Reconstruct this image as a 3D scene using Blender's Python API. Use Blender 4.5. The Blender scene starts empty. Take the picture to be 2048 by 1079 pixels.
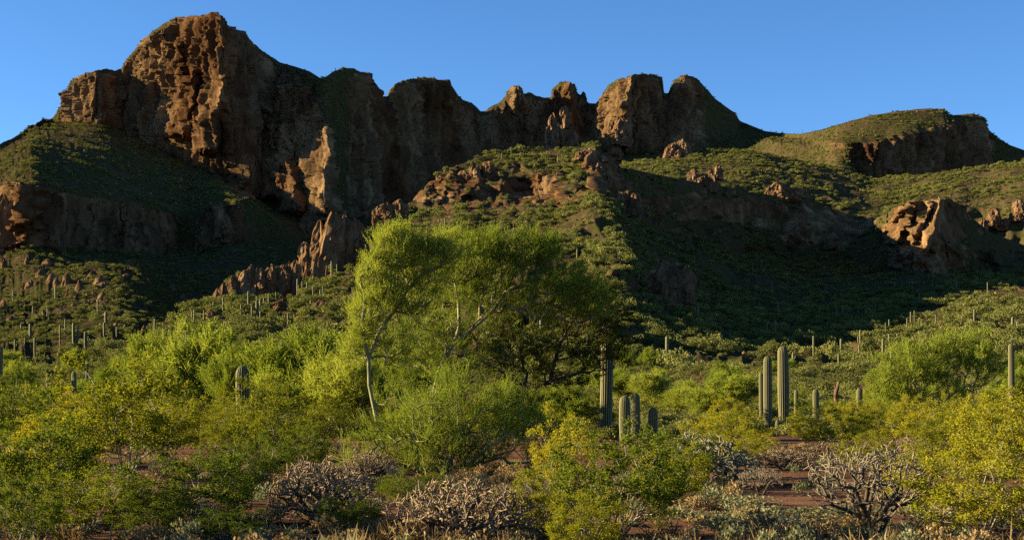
import bpy, math, random
import numpy as np
R = math.radians
rng = np.random.default_rng(7)
random.seed(7)
scene = bpy.context.scene
col = scene.collection

# ------------------------------------------------------------------ camera
F = 2813.0            # focal length in pixels of a 2048 wide frame
HZ = 790.0            # horizon row in that frame
EYE = 1.7
cam_data = bpy.data.cameras.new('camera')
cam_data.sensor_width = 36.0
cam_data.lens = 36.0 * F / 2048.0
cam_data.shift_y = (HZ - 539.5) / 2048.0
cam_data.clip_start = 0.1
cam_data.clip_end = 40000
cam = bpy.data.objects.new('camera', cam_data)
cam.location = (0, 0, EYE)
cam.rotation_euler = (R(90), 0, 0)
col.objects.link(cam)
scene.camera = cam

# ------------------------------------------------------------------ sky and sun
SUN_EL, SUN_BACK = R(16.0), R(5.0)      # low sun from the left, a little beyond the picture plane
world = bpy.data.worlds.new('World')
scene.world = world
world.use_nodes = True
wn = world.node_tree
wn.nodes.clear()
sky = wn.nodes.new('ShaderNodeTexSky')
sky.sky_type = 'NISHITA'
sky.sun_disc = False
sky.sun_elevation = SUN_EL
sky.sun_rotation = -(math.pi / 2 - SUN_BACK)
sky.altitude = 900
sky.air_density = 0.62
sky.dust_density = 0.0
sky.ozone_density = 2.6
hsv = wn.nodes.new('ShaderNodeHueSaturation')
hsv.inputs['Saturation'].default_value = 1.15
bg = wn.nodes.new('ShaderNodeBackground')
bg.inputs['Strength'].default_value = 0.055
wo = wn.nodes.new('ShaderNodeOutputWorld')
wn.links.new(sky.outputs[0], hsv.inputs['Color'])
wn.links.new(hsv.outputs[0], bg.inputs['Color'])
wn.links.new(bg.outputs[0], wo.inputs['Surface'])
sun_data = bpy.data.lights.new('sun', 'SUN')
sun_data.energy = 5.0
sun_data.angle = R(0.5)
sun_data.color = (1.0, 0.81, 0.47)
sun = bpy.data.objects.new('sun', sun_data)
from mathutils import Vector
sd = Vector((-math.cos(SUN_EL) * math.cos(SUN_BACK), math.cos(SUN_EL) * math.sin(SUN_BACK), math.sin(SUN_EL)))
sun.rotation_euler = sd.to_track_quat('Z', 'Y').to_euler()
sun.location = (-60, 0, 60)
col.objects.link(sun)
vs = scene.view_settings
vs.view_transform = 'Standard'
vs.look = 'None'
vs.exposure = 2.12
vs.gamma = 1.0
vs.use_curve_mapping = False
scene.cycles.max_bounces = 4
scene.cycles.diffuse_bounces = 1
scene.cycles.glossy_bounces = 1
scene.cycles.transmission_bounces = 2
scene.cycles.transparent_max_bounces = 4
scene.cycles.use_denoising = False

# ------------------------------------------------------------------ helpers
def tag(o, label=None, cat=None, group=None, kind=None):
    if label: o['label'] = label
    if cat: o['category'] = cat
    if group: o['group'] = group
    if kind: o['kind'] = kind
    return o

def empty(name, loc=(0, 0, 0), rz=0.0, s=1.0):
    o = bpy.data.objects.new(name, None)
    o.empty_display_size = 0.2
    o.location = loc
    o.rotation_euler = (0, 0, rz)
    o.scale = (s, s, s) if not isinstance(s, tuple) else s
    col.objects.link(o)
    return o

def mesh_np(name, verts, faces, mat=None, smooth=True, attrs=None):
    """verts (n,3), faces (m,3|4) numpy -> mesh datablock"""
    me = bpy.data.meshes.new(name)
    verts = np.asarray(verts, dtype=np.float32)
    faces = np.asarray(faces, dtype=np.int32)
    n, (m, k) = len(verts), faces.shape
    me.vertices.add(n)
    me.vertices.foreach_set('co', verts.ravel())
    me.loops.add(m * k)
    me.loops.foreach_set('vertex_index', faces.ravel())
    me.polygons.add(m)
    me.polygons.foreach_set('loop_start', np.arange(0, m * k, k, dtype=np.int32))
    if smooth:
        me.polygons.foreach_set('use_smooth', np.ones(m, dtype=bool))
    if attrs:
        for an, av in attrs.items():
            a = me.attributes.new(an, 'FLOAT', 'POINT')
            a.data.foreach_set('value', np.asarray(av, dtype=np.float32).ravel())
    me.update(calc_edges=True)
    if mat: me.materials.append(mat)
    return me

def link(name, me, parent=None, loc=None, rz=None, s=None):
    o = bpy.data.objects.new(name, me)
    if parent is not None: o.parent = parent
    if loc is not None: o.location = loc
    if rz is not None: o.rotation_euler = (0, 0, rz)
    if s is not None: o.scale = s if isinstance(s, tuple) else (s, s, s)
    col.objects.link(o)
    return o

def _hash(ix, iy, iz, seed):
    h = (ix.astype(np.uint32) * np.uint32(374761393) + iy.astype(np.uint32) * np.uint32(668265263)
         + iz.astype(np.uint32) * np.uint32(2147483647 - 1274126177) + np.uint32((seed * 974711 + 12345) & 0xffffffff))
    h = (h ^ (h >> np.uint32(13))) * np.uint32(1274126177)
    h = (h ^ (h >> np.uint32(16))) * np.uint32(2246822519)
    return ((h ^ (h >> np.uint32(15))) & np.uint32(0xffffff)).astype(np.float32) / np.float32(0xffffff)

def noise(x, y, z, seed=0):
    """value noise in -1..1"""
    x, y, z = np.broadcast_arrays(np.asarray(x, np.float64), np.asarray(y, np.float64), np.asarray(z, np.float64))
    fx, fy, fz = np.floor(x), np.floor(y), np.floor(z)
    ix, iy, iz = fx.astype(np.int64), fy.astype(np.int64), fz.astype(np.int64)
    tx, ty, tz = x - fx, y - fy, z - fz
    tx, ty, tz = (t * t * (3 - 2 * t) for t in (tx, ty, tz))
    out = 0
    for dx in (0, 1):
        for dy in (0, 1):
            for dz in (0, 1):
                w = (tx if dx else 1 - tx) * (ty if dy else 1 - ty) * (tz if dz else 1 - tz)
                out = out + w * _hash(ix + dx, iy + dy, iz + dz, seed)
    return out * 2 - 1

def fbm(x, y, z, seed=0, oct=4, gain=0.5):
    a, s, out = 1.0, 1.0, 0.0
    for i in range(oct):
        out = out + a * noise(x * s, y * s, z * s, seed + i * 17)
        a *= gain; s *= 2.03
    return out

def cells(x, z, seed=0):
    """jittered cells: (random per cell, second random, offset from the cell's heart, closeness to a joint)"""
    fx, fz = np.floor(x), np.floor(z)
    d1 = np.full(x.shape, 9.0); d2 = np.full(x.shape, 9.0)
    h1 = np.zeros(x.shape); h2 = np.zeros(x.shape); ox = np.zeros(x.shape); oz = np.zeros(x.shape)
    for i in (-1, 0, 1):
        for j in (-1, 0, 1):
            ix, iz = (fx + i).astype(np.int64), (fz + j).astype(np.int64)
            zero = np.zeros_like(ix)
            cx = fx + i + 0.1 + 0.8 * _hash(ix, iz, zero, seed)
            cz = fz + j + 0.1 + 0.8 * _hash(ix, iz, zero + 1, seed)
            d = np.hypot(x - cx, z - cz)
            n = d < d1
            d2 = np.where(n, d1, np.minimum(d2, d))
            h1 = np.where(n, _hash(ix, iz, zero + 2, seed), h1); h2 = np.where(n, _hash(ix, iz, zero + 3, seed), h2)
            ox = np.where(n, x - cx, ox); oz = np.where(n, z - cz, oz)
            d1 = np.where(n, d, d1)
    return h1 * 2 - 1, h2 * 2 - 1, ox, oz, d2 - d1

def fractured(x, z, seed=0, crack=0.4):
    """angular broken rock face: every block has its own stand-off and tilt, open joints between"""
    h1, h2, ox, oz, e = cells(x, z, seed)
    return 0.75 * h1 + 1.1 * h2 * ox + 0.25 * h1 * oz - crack * np.exp(-e / 0.06)

def sstep(a, b, x):
    t = np.clip((x - a) / (b - a), 0, 1)
    return t * t * (3 - 2 * t)

# ------------------------------------------------------------------ materials
def nodes_mat(name):
    m = bpy.data.materials.new(name)
    m.use_nodes = True
    nt = m.node_tree
    nt.nodes.clear()
    return m, nt, nt.nodes.new

def lk(nt, a, b): nt.links.new(a, b)

def ramp(nt, stops):
    r = nt.nodes.new('ShaderNodeValToRGB')
    els = r.color_ramp.elements
    while len(els) < len(stops): els.new(0.5)
    for e, (p, c) in zip(els, stops):
        e.position = p; e.color = (*c, 1)
    return r

def tex_noise(nt, vec, scale, detail=6, rough=0.6):
    n = nt.nodes.new('ShaderNodeTexNoise')
    n.inputs['Scale'].default_value = scale
    n.inputs['Detail'].default_value = detail
    n.inputs['Roughness'].default_value = rough
    if vec is not None: nt.links.new(vec, n.inputs['Vector'])
    return n

def mix_rgb(nt, fac, a, b, mode='MIX'):
    n = nt.nodes.new('ShaderNodeMix')
    n.data_type = 'RGBA'; n.blend_type = mode
    for sock, v in ((n.inputs[0], fac), (n.inputs[6], a), (n.inputs[7], b)):
        if isinstance(v, (int, float)): sock.default_value = v
        elif isinstance(v, tuple): sock.default_value = (*v, 1)
        else: nt.links.new(v, sock)
    return n.outputs[2]

def terrain_mat(name, scale, soil, green, rock_lo, rock_hi, rock_pale):
    """rock where the attribute 'rock' says cliff, gravelly soil with low green cover elsewhere"""
    m, nt, new = nodes_mat(name)
    geo = new('ShaderNodeNewGeometry')
    pos = geo.outputs['Position']
    mp = new('ShaderNodeMapping'); lk(nt, pos, mp.inputs['Vector'])
    mp.inputs['Scale'].default_value = (1, 1, 0.35)
    n1 = tex_noise(nt, mp.outputs[0], 0.09 / scale, 9, 0.68)
    n2 = tex_noise(nt, mp.outputs[0], 0.022 / scale, 5, 0.55)
    r1 = ramp(nt, [(0.30, rock_lo), (0.50, rock_hi), (0.72, rock_pale)])
    lk(nt, n1.outputs[0], r1.inputs[0])
    r2 = ramp(nt, [(0.35, (0.62, 0.50, 0.45)), (0.6, (1, 1, 1))])
    lk(nt, n2.outputs[0], r2.inputs[0])
    rock = mix_rgb(nt, 1.0, r1.outputs[0], r2.outputs[0], 'MULTIPLY')
    # soil
    s1 = tex_noise(nt, pos, 0.35 / scale, 8, 0.7)
    rs = ramp(nt, [(0.36, tuple(c * 0.55 for c in soil)), (0.55, soil), (0.74, tuple(min(1, c * 1.7) for c in soil))])
    lk(nt, s1.outputs[0], rs.inputs[0])
    g1 = tex_noise(nt, pos, 0.22 / scale, 7, 0.72)
    rg = ramp(nt, [(0.44, (0, 0, 0)), (0.54, (1, 1, 1))])
    lk(nt, g1.outputs[0], rg.inputs[0])
    slope = mix_rgb(nt, rg.outputs[0], rs.outputs[0], green)
    att = new('ShaderNodeAttribute'); att.attribute_name = 'rock'
    mad = new('ShaderNodeMath'); mad.operation = 'MULTIPLY_ADD'
    lk(nt, n1.outputs[0], mad.inputs[0]); mad.inputs[1].default_value = 0.5
    lk(nt, att.outputs['Fac'], mad.inputs[2])
    rr = ramp(nt, [(0.62, (0, 0, 0)), (0.82, (1, 1, 1))])
    lk(nt, mad.outputs[0], rr.inputs[0])
    base = mix_rgb(nt, rr.outputs[0], slope, rock)
    bs = new('ShaderNodeBsdfDiffuse')
    bs.inputs['Roughness'].default_value = 0.6
    lk(nt, base, bs.inputs['Color'])
    b = new('ShaderNodeBump')
    b.inputs['Strength'].default_value = 0.9
    b.inputs['Distance'].default_value = 2.2 * scale
    bn = tex_noise(nt, mp.outputs[0], 0.16 / scale, 9, 0.7)
    lk(nt, bn.outputs[0], b.inputs['Height'])
    lk(nt, b.outputs[0], bs.inputs['Normal'])
    out = new('ShaderNodeOutputMaterial')
    lk(nt, bs.outputs[0], out.inputs['Surface'])
    return m

ROCK = dict(rock_lo=(0.040, 0.024, 0.017), rock_hi=(0.132, 0.080, 0.039), rock_pale=(0.30, 0.200, 0.105))
M_mountain = terrain_mat('mountain rock', 2.2, (0.085, 0.055, 0.033), (0.045, 0.048, 0.014), **ROCK)
M_hill = terrain_mat('hill rock', 1.0, (0.082, 0.053, 0.034), (0.046, 0.048, 0.015), **ROCK)

# ------------------------------------------------------------------ terrain sheets
def P2W(px, py, Y):
    return (px - 1024.0) / F * Y, Y, EYE + (HZ - py) / F * Y

def catmull(xs, ys, x):
    """monotone-ish smooth interpolation (pchip)"""
    xs, ys = np.asarray(xs, float), np.asarray(ys, float)
    h = np.diff(xs); d = np.diff(ys) / h
    m = np.zeros_like(ys)
    m[0], m[-1] = d[0], d[-1]
    ok = d[1:] * d[:-1] > 0
    w1, w2 = 2 * h[1:] + h[:-1], h[1:] + 2 * h[:-1]
    with np.errstate(divide='ignore', invalid='ignore'):
        hm = (w1 + w2) / (w1 / d[:-1] + w2 / d[1:])
    m[1:-1] = np.where(ok, hm, 0)
    i = np.clip(np.searchsorted(xs, x) - 1, 0, len(h) - 1)
    t = (x - xs[i]) / h[i]
    t = np.clip(t, 0, 1)
    return ((2*t**3-3*t**2+1)*ys[i] + (t**3-2*t**2+t)*h[i]*m[i] + (-2*t**3+3*t**2)*ys[i+1] + (t**3-t**2)*h[i]*m[i+1])

SHEETS = {}
def sheet(name, pxs, curves, counts, mat, ribs=(), amp=1.0, rib_w=10.0, crest=1, skip_noise=0.6, seed=0, zones=(), crest_j=1.6, undul=0.0):
    """curves: far to near; each list of (px, py, depth). ribs: buttresses standing out of the wall.
    Every sheet is real ground: points at their own depth and height, joined from ridge to foot."""
    C = len(pxs)
    yy, dd = [], []
    for ci, c in enumerate(curves):
        a = np.array(c, float)
        if ci == crest:
            yy.append(np.interp(pxs, a[:, 0], a[:, 1]))
        else:
            yy.append(catmull(a[:, 0], a[:, 1], pxs))
        dd.append(catmull(a[:, 0], a[:, 2], pxs))
    PY, DY = [], []
    for k in range(len(curves) - 1):
        n = counts[k]
        t = np.linspace(0, 1, n, endpoint=False)[:, None]
        z0 = EYE + (HZ - yy[k]) / F * dd[k]; z1 = EYE + (HZ - yy[k+1]) / F * dd[k+1]
        DY.append(dd[k] * (1 - t) + dd[k+1] * t)
        PY.append(z0 * (1 - t) + z1 * t)
    DY.append(dd[-1][None]); PY.append((EYE + (HZ - yy[-1]) / F * dd[-1])[None])
    Y = np.concatenate(DY); Z = np.concatenate(PY)
    # round off the joints between curves a little (not the crest)
    r_crest = sum(counts[:crest])
    for _ in range(3):
        Ys, Zs = Y.copy(), Z.copy()
        lo = r_crest + 2
        Y[lo:-1] = (Ys[lo-1:-2] + 2 * Ys[lo:-1] + Ys[lo+1:]) / 4
        Z[lo:-1] = (Zs[lo-1:-2] + 2 * Zs[lo:-1] + Zs[lo+1:]) / 4
    U = (pxs - 1024.0) / F
    X = U[None, :] * Y
    rowpy = HZ - (Z - EYE) / Y * F
    PX = np.broadcast_to(pxs[None, :], Y.shape)
    # steepness of the undisplaced ground
    dz = np.gradient(Z, axis=0); dy = np.gradient(Y, axis=0)
    steep = np.abs(dz) / (np.abs(dy) + 1e-4)
    cl = sstep(0.75, 1.5, steep)
    for _ in range(4):
        cl[1:-1] = (cl[:-2] + 2 * cl[1:-1] + cl[2:]) / 4
    back = np.zeros_like(Y); back[:r_crest] = 1
    D = np.zeros_like(Y)
    ribmask = np.zeros_like(Y)
    D = D + undul * fbm(PX / 70, rowpy / 55, 1.7, seed + 61, 4) * sstep(0, 30, np.arange(len(Y)) - r_crest)[:, None] * (1 - sstep(690, 740, rowpy))
    wig = 10 * fbm(PX / 40, rowpy / 60, 0, seed + 5, 3)
    for (edge, wl, wr, P) in ribs:
        e = np.array(edge, float)
        ex = np.interp(rowpy, e[:, 1], e[:, 0]) + wig * min(1.0, wl / 40)
        s = PX - ex
        v = np.where(s < 0, 1 - np.clip(-s / wl, 0, 1), 1 - np.clip(s / wr, 0, 1))
        v = v * (0.6 + 0.4 * v)
        y0, y1 = e[0, 1], e[-1, 1]
        f = sstep(y0 - 14, y0 + 4, rowpy) * (1 - sstep(y1 - 8, y1 + 22, rowpy))
        D = np.maximum(D, P * v * f + np.minimum(D, 0))
        ribmask = np.maximum(ribmask, v * f)
    cl2 = np.clip(np.maximum(cl, 0.9 * sstep(0.15, 0.5, ribmask)), 0, 1)
    for (zx, zy, rx, ry, st) in zones:
        e = 1 - np.hypot((PX - zx) / rx, (rowpy - zy) / ry)
        cl2 = np.maximum(cl2, st * sstep(0.0, 0.5, e + 0.55 * fbm(PX / 22, rowpy / 16, 3.3, seed + 41, 3)))
    # rock: buttress ribs, then blocks within blocks with open joints; everything stands off along the wall's own outward direction
    q = rib_w
    mid = min(r_crest + counts[crest] + counts[min(crest + 1, len(counts) - 1)] // 2, len(Y) - 1)
    tx, ty = np.gradient(X[mid]), np.gradient(Y[mid])
    kern = np.hanning(27); kern /= kern.sum()
    pad = lambda v: np.convolve(np.pad(v, 13, mode='edge'), kern, mode='valid')
    tx, ty = pad(tx), pad(ty)
    tl = np.hypot(tx, ty)
    nx, ny = (ty / tl)[None, :], (-tx / tl)[None, :]
    S_ = np.broadcast_to(np.cumsum(tl)[None, :], Y.shape)
    wx = S_ + 0.25 * (Z - Z.mean()) * noise(S_ / (9 * q), 0.2, 0.4, seed + 71) + 0.6 * q * fbm(S_ / (3 * q), Y / (6 * q), Z / (4 * q), seed + 1, 3)
    wz = Z + 0.5 * q * fbm(S_ / (2 * q), Y / (5 * q), Z / (3 * q), seed + 19, 3)
    r1 = 1 - np.abs(noise(wx / (2.6 * q), 0.3, Z / (12 * q), seed + 2))
    r2 = 1 - np.abs(noise(wx / (1.1 * q), 0.7, Z / (6 * q), seed + 3))
    f1 = fractured(wx / (1.3 * q), wz / (7.5 * q), seed + 4, 0.6)
    f2 = fractured(wx / (0.55 * q), wz / (3.0 * q), seed + 5, 0.5)
    f3 = fractured(wx / (0.27 * q), wz / (1.1 * q), seed + 6, 0.4)
    f4 = fractured(wx / (0.15 * q), wz / (0.35 * q), seed + 26, 0.3)
    r3 = 1 - np.abs(noise(wx / (0.5 * q), 0.9, Z / (3.5 * q), seed + 23))
    rockd = q * amp * (0.9 * r1 ** 2 + 0.85 * r2 ** 2 + 0.5 * r3 ** 2 + 0.55 * f1 + 0.48 * f2 + 0.30 * f3 + 0.13 * f4 - 1.1)
    slope_d = 0.18 * q * fbm(X / (2.2 * q), Y / (2.2 * q), 0, seed + 7, 4) + 0.10 * q * (1 - np.abs(noise(wx / (2.0 * q), Y / (7 * q), 0.5, seed + 18))) ** 2
    front = 1 - back
    hd = cl2 * rockd
    hd = np.where(back > 0, hd[r_crest][None, :], hd)
    dep = np.where(back > 0, D[r_crest][None, :], D)
    Yn = Y - dep + ny * hd
    Xn = U[None, :] * (Y - dep) + nx * hd
    Zn = Z - (dep - ny * hd) * (Z - EYE) / Y          # buttresses batter outwards
    Zn = Zn + (1 - cl2) * slope_d * np.minimum(1, np.abs(np.arange(len(Y)) - r_crest)[:, None] / 8.0) \
        + cl2 * 0.12 * q * fbm(S_ / (0.7 * q), Y / q, Z / q, seed + 9, 3)
    nr = len(Y)
    rowd = np.abs(np.arange(nr) - r_crest)[:, None]
    jit = crest_j * fbm(pxs / 7.0, 0.5, 0.5, seed + 77, 3) * sstep(0.3, 0.8, cl2[r_crest + 8])
    Zn = Zn + np.exp(-rowd / 5.0) * (jit * Y[r_crest] / F)[None, :]
    V = np.stack([Xn, Yn, Zn], -1).reshape(-1, 3)
    idx = np.arange(nr * C).reshape(nr, C)
    Fc = np.stack([idx[:-1, :-1], idx[1:, :-1], idx[1:, 1:], idx[:-1, 1:]], -1).reshape(-1, 4)
    # real slope after displacement for the rock mask
    tz = np.abs(np.gradient(Zn, axis=0)); th = np.hypot(np.gradient(Yn, axis=0), np.gradient(Xn, axis=0))
    st = tz / (th + 1e-3)
    rk = np.clip(0.75 * cl2 + 0.35 * sstep(0.8, 1.8, st), 0, 1)
    me = mesh_np(name, V, Fc, mat, False, {'rock': rk.ravel()})
    o = link(name, me)
    tag(o, kind='structure')
    SHEETS[name] = dict(V=np.stack([Xn, Yn, Zn], -1), rock=rk, px=PX, py=HZ - (Zn - EYE) / Yn * F, crest=r_crest)
    return o

def span(a, b, step_in, lo=-60, hi=2110, step_out=10):
    out = []
    if a < lo: out.append(np.arange(a, lo, step_out))
    out.append(np.arange(max(a, lo), min(b, hi), step_in))
    if b > hi: out.append(np.arange(hi, b, step_out))
    return np.concatenate(out).astype(float)

# ---- the far mountain: ridge, wall, scree and the lower left cliff
A_crest_xy = [(-1400,640),(-900,545),(-300,400),(0,290),(50,262),(95,240),(105,236),(115,222),(133,190),(142,165),(165,150),(190,141),(215,138),(232,141),(243,137),
 (252,118),(270,98),(300,68),(320,50),(350,38),(380,32),(402,33),(412,27),(430,26),(445,32),(455,45),(480,62),(505,85),(530,105),(560,125),
 (590,133),(620,143),(640,156),(650,155),(668,142),(690,136),(710,137),(730,148),(745,155),(756,172),(760,192),(775,193),(780,180),(790,168),
 (820,158),(850,154),(880,160),(895,163),(910,180),(925,200),(945,205),(960,222),(970,222),(985,211),(1003,202),(1016,182),(1024,171),(1038,170),
 (1045,188),(1060,185),(1075,192),(1102,195),(1106,175),(1118,166),(1135,162),(1150,167),(1154,185),(1160,190),(1166,183),(1171,186),(1175,206),(1192,207),(1208,184),
 (1220,168),(1245,155),(1270,149),(1300,147),(1325,155),(1328,186),(1336,187),(1349,158),(1370,150),(1395,158),(1415,180),(1430,197),(1450,212),
 (1470,226),(1480,242),(1500,250),(1530,262),(1560,266),(1600,268),(1640,260),(1690,245),(1740,231),(1800,222),(1850,217),(1890,218),(1898,231),
 (1945,227),(1970,235),(1976,258),(1995,275),(2020,290),(2048,300),(2300,360),(2700,470),(3200,600)]
A_Y = [(-1400,1000),(-300,1150),(0,1230),(105,1505),(195,1452),(245,1515),(300,1470),(345,1435),(445,1355),(495,1440),(540,1475),(600,1430),(655,1380),(705,1590),(760,1710),(960,1950),(1100,1990),(1190,1980),(1260,1880),(1340,1960),(1480,2060),
 (1600,1740),(1700,1520),(1900,1560),(2048,1640),(3200,1700)]
def with_depth(xy, ydef, off=0.0):
    a = np.array(ydef, float)
    return [(x, y, float(np.interp(x, a[:, 0], a[:, 1])) + off) for x, y in xy]
A_crest = with_depth(A_crest_xy, A_Y)
A_back = [(x, y + 150 + 0.15 * max(0, 400 - y), d + 300) for x, y, d in A_crest]
A_top = []
for x, y, d in A_crest:
    if 1600 < x < 2030:
        ty = float(np.interp(x, [1600, 1680, 1740, 1800, 1890, 1950, 1972, 2000, 2030], [274, 288, 284, 270, 248, 238, 246, 288, 303]))
        td = float(np.interp(x, [1600, 1680, 1800, 1890, 1950, 2030], [1660, 1430, 1450, 1500, 1550, 1620]))
        A_top.append((x, max(ty, y + 6), td))
    else:
        A_top.append((x, y + (0 if x < 105 else 8), d - (22 if x < 105 else 14)))
A_wall = [(-1400,655,975),(-300,412,1110),(0,300,1200),(105,244,1475),(190,250,1425),(260,272,1450),(330,304,1425),(420,347,1360),(490,385,1340),(520,400,1345),(560,422,1310),(600,432,1275),(655,442,1225),
 (740,440,1590),(830,420,1720),(960,340,1880),(1100,320,1920),(1200,315,1900),(1300,310,1870),(1400,305,1900),(1480,275,1960),(1560,285,1700),(1640,300,1520),(1690,320,1415),(1740,358,1410),
 (1800,358,1430),(1900,345,1480),(2000,332,1560),(2048,332,1590),(2300,390,1620),(3200,640,1620)]
A_lip = [(-1400,700,800),(-300,520,820),(0,371,860),(30,367,835),(62,369,812),(90,376,856),(140,386,915),(250,405,1010),(330,417,1070),(385,432,1110),(430,412,1090),(470,405,1080),(500,418,1130),(540,440,1180),
 (600,470,1240),(700,490,1280),(830,480,1300),(1100,470,1300),(1480,460,1300),(1740,460,1200),(2048,460,1200),(3200,700,1100)]
A_foot = [(-1400,730,760),(-300,600,790),(0,498,846),(62,500,800),(90,500,840),(130,502,890),(250,512,985),(330,512,1040),(400,505,1080),(470,490,1060),(540,485,1150),(600,500,1200),(700,520,1240),(1480,520,1200),(3200,740,1000)]
A_mid = [(-1400,760,500),(-300,660,560),(0,600,640),(120,592,590),(210,590,560),(270,605,590),(350,628,680),(450,640,730),(600,640,760),(1480,660,800),(3200,770,700)]
A_end = [(-1400,782,300),(-300,745,300),(0,735,290),(300,725,300),(600,720,330),(1480,740,400),(3200,785,400)]
A_low = [(-1400,815,180),(0,815,180),(1480,815,200),(3200,815,200)]
A_ribs = [
 ([(190,140),(196,180),(204,245)], 75, 26, 16),
 ([(262,268),(268,285)], 14, 10, 10),
 ([(296,80),(305,110),(318,145)], 40, 14, 22),
 ([(362,78),(372,110),(380,150)], 26, 20, 26),
 ([(440,30),(464,110),(476,190),(505,280),(560,395)], 190, 70, 30),
 ([(400,140),(392,200),(372,270)], 60, 26, 34),
 ([(452,150),(440,220),(418,300)], 36, 20, 46),
 ([(518,205),(540,250),(546,330),(530,395)], 40, 20, 40),
 ([(600,172),(632,240),(648,310),(652,420)], 70, 40, 34),
 ([(652,255),(654,330),(640,415)], 30, 20, 40),
 ([(570,250),(582,330),(592,420)], 40, 22, 34),
 ([(738,150),(744,196)], 66, 16, 30),
 ([(884,160),(902,205)], 90, 24, 34),
 ([(1036,172),(1046,206)], 34, 10, 22),
 ([(1146,163),(1146,200)], 40, 10, 26),
 ([(1270,150),(1258,200),(1240,250),(1228,300)], 60, 24, 46),
 ([(1138,225),(1150,300)], 30, 22, 34),
 ([(1378,152),(1374,178)], 30, 26, 22),
 ([(62,370),(48,430),(20,500)], 70, 10, 26),
 ([(440,412),(452,470)], 22, 16, 22),
]
sheet('mountain', span(-1400, 3200, 1.8), [A_back, A_crest, A_top, A_wall, A_lip, A_foot, A_mid, A_end, A_low], [8, 6, 150, 50, 50, 36, 34, 8], M_mountain,
      A_ribs, amp=0.9, rib_w=10.0, crest=1, seed=11, crest_j=2.2)

# ---- the shelf behind the near hill
D_crest = [(900,420,1290),(1100,345,1290),(1200,332,1290),(1270,322,1290),(1350,310,1300),(1430,298,1310),(1500,299,1310),(1560,312,1300),(1640,328,1280),(1700,346,1260),(1740,358,1250),
 (1800,354,1240),(1900,342,1220),(2000,328,1200),(2048,321,1190),(2300,300,1150),(2700,420,1000),(3100,600,900)]
D_back = [(x, y + 60, d + 160) for x, y, d in D_crest]
D_mid = [(900,470,1060),(1200,372,1050),(1350,366,1050),(1500,372,1060),(1640,395,1070),(1760,420,1050),(1900,420,1030),(2048,415,1000),(2300,400,900),(3100,640,750)]
D_end = [(900,560,960),(1200,480,960),(1500,480,970),(1760,530,980),(2048,545,920),(2300,580,800),(3100,700,600)]
D_low = [(x, 700, d - 150) for x, y, d in D_end]
sheet('shelf_hill', span(900, 3100, 2.6), [D_back, D_crest, D_mid, D_end, D_low], [6, 60, 46, 12], M_hill, (), amp=0.6, rib_w=8.0, seed=31, undul=12)

# ---- the near hill with its rocky spur
C_crest = [(-300,800,200),(0,770,260),(150,722,310),(250,686,340),(330,644,380),(420,604,430),(470,560,455),(520,545,475),(590,536,500),(640,512,525),(700,470,555),(740,452,580),(790,428,610),
 (830,398,640),(842,378,650),(870,357,665),(900,338,680),(950,317,700),(1000,302,715),(1060,300,722),(1100,298,720),(1170,294,705),(1190,290,680),(1215,305,692),(1240,332,725),(1290,344,785),(1400,366,855),
 (1450,372,885),(1500,384,912),(1600,398,948),(1700,428,962),(1750,437,930),(1775,425,850),(1790,415,812),(1830,402,790),(1870,399,782),(1900,398,798),(1930,412,830),(1950,440,850),(1975,462,845),(2048,490,860),(2300,560,640),(2700,640,500),(3100,730,400)]
C_back = [(x, y + 70, d + 110) for x, y, d in C_crest]
C_b1 = [(-300,802,196),(0,773,255),(150,726,303),(250,690,333),(330,650,370),(420,622,412),(500,606,440),(600,578,468),(700,520,515),(760,470,565),(830,430,605),(900,408,625),(1000,392,640),(1100,390,635),
 (1190,380,600),(1240,400,650),(1290,455,728),(1400,490,802),(1500,510,852),(1600,520,880),(1700,530,890),(1760,540,830),(1790,545,782),(1850,548,758),(1900,550,770),(1960,550,800),(2048,560,790),(2300,610,560),(3100,745,380)]
C_b2 = [(-300,806,190),(0,778,245),(250,715,300),(420,660,340),(600,628,370),(800,560,420),(1000,520,435),(1150,510,420),(1235,520,385),(1290,560,480),(1370,590,560),(1500,600,640),(1650,602,680),(1800,596,640),(1900,590,590),(2048,592,540),(2300,640,420),(3100,755,320)]
C_b3 = [(-300,808,185),(250,745,250),(600,700,270),(900,640,300),(1150,625,300),(1250,650,290),(1400,675,330),(1600,690,355),(1800,682,345),(2048,668,320),(2300,700,290),(3100,770,260)]
C_end = [(-300,815,180),(250,768,205),(900,745,215),(1250,742,215),(1600,750,225),(2048,742,220),(3100,790,200)]
C_low = [(-300,830,150),(1000,815,160),(3100,830,150)]
C_ribs = [
 ([(1212,300),(1226,340),(1240,380)], 40, 16, 14),
 ([(1345,522),(1350,560),(1335,605)], 70, 40, 18),
 ([(1800,410),(1762,490)], 22, 9, 12), ([(1828,405),(1788,505)], 24, 9, 13), ([(1856,402),(1816,515)], 24, 10, 14), ([(1884,400),(1846,520)], 26, 14, 15),
]
C_zones = [(900,380,120,55,1.0),(1050,380,160,46,0.95),(1210,350,60,50,0.8),(1320,565,70,45,0.8),(1850,460,110,70,0.9),(560,560,120,40,0.5),(1440,420,220,45,0.75),(1640,450,180,50,0.7),(770,430,50,24,0.6),(1250,400,40,40,0.7)]
sheet('hill', span(-300, 3100, 2.4), [C_back, C_crest, C_b1, C_b2, C_b3, C_end, C_low], [6, 44, 50, 46, 40, 10], M_hill, C_ribs, amp=0.85, rib_w=6.0, seed=51, zones=C_zones, undul=20)

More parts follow.
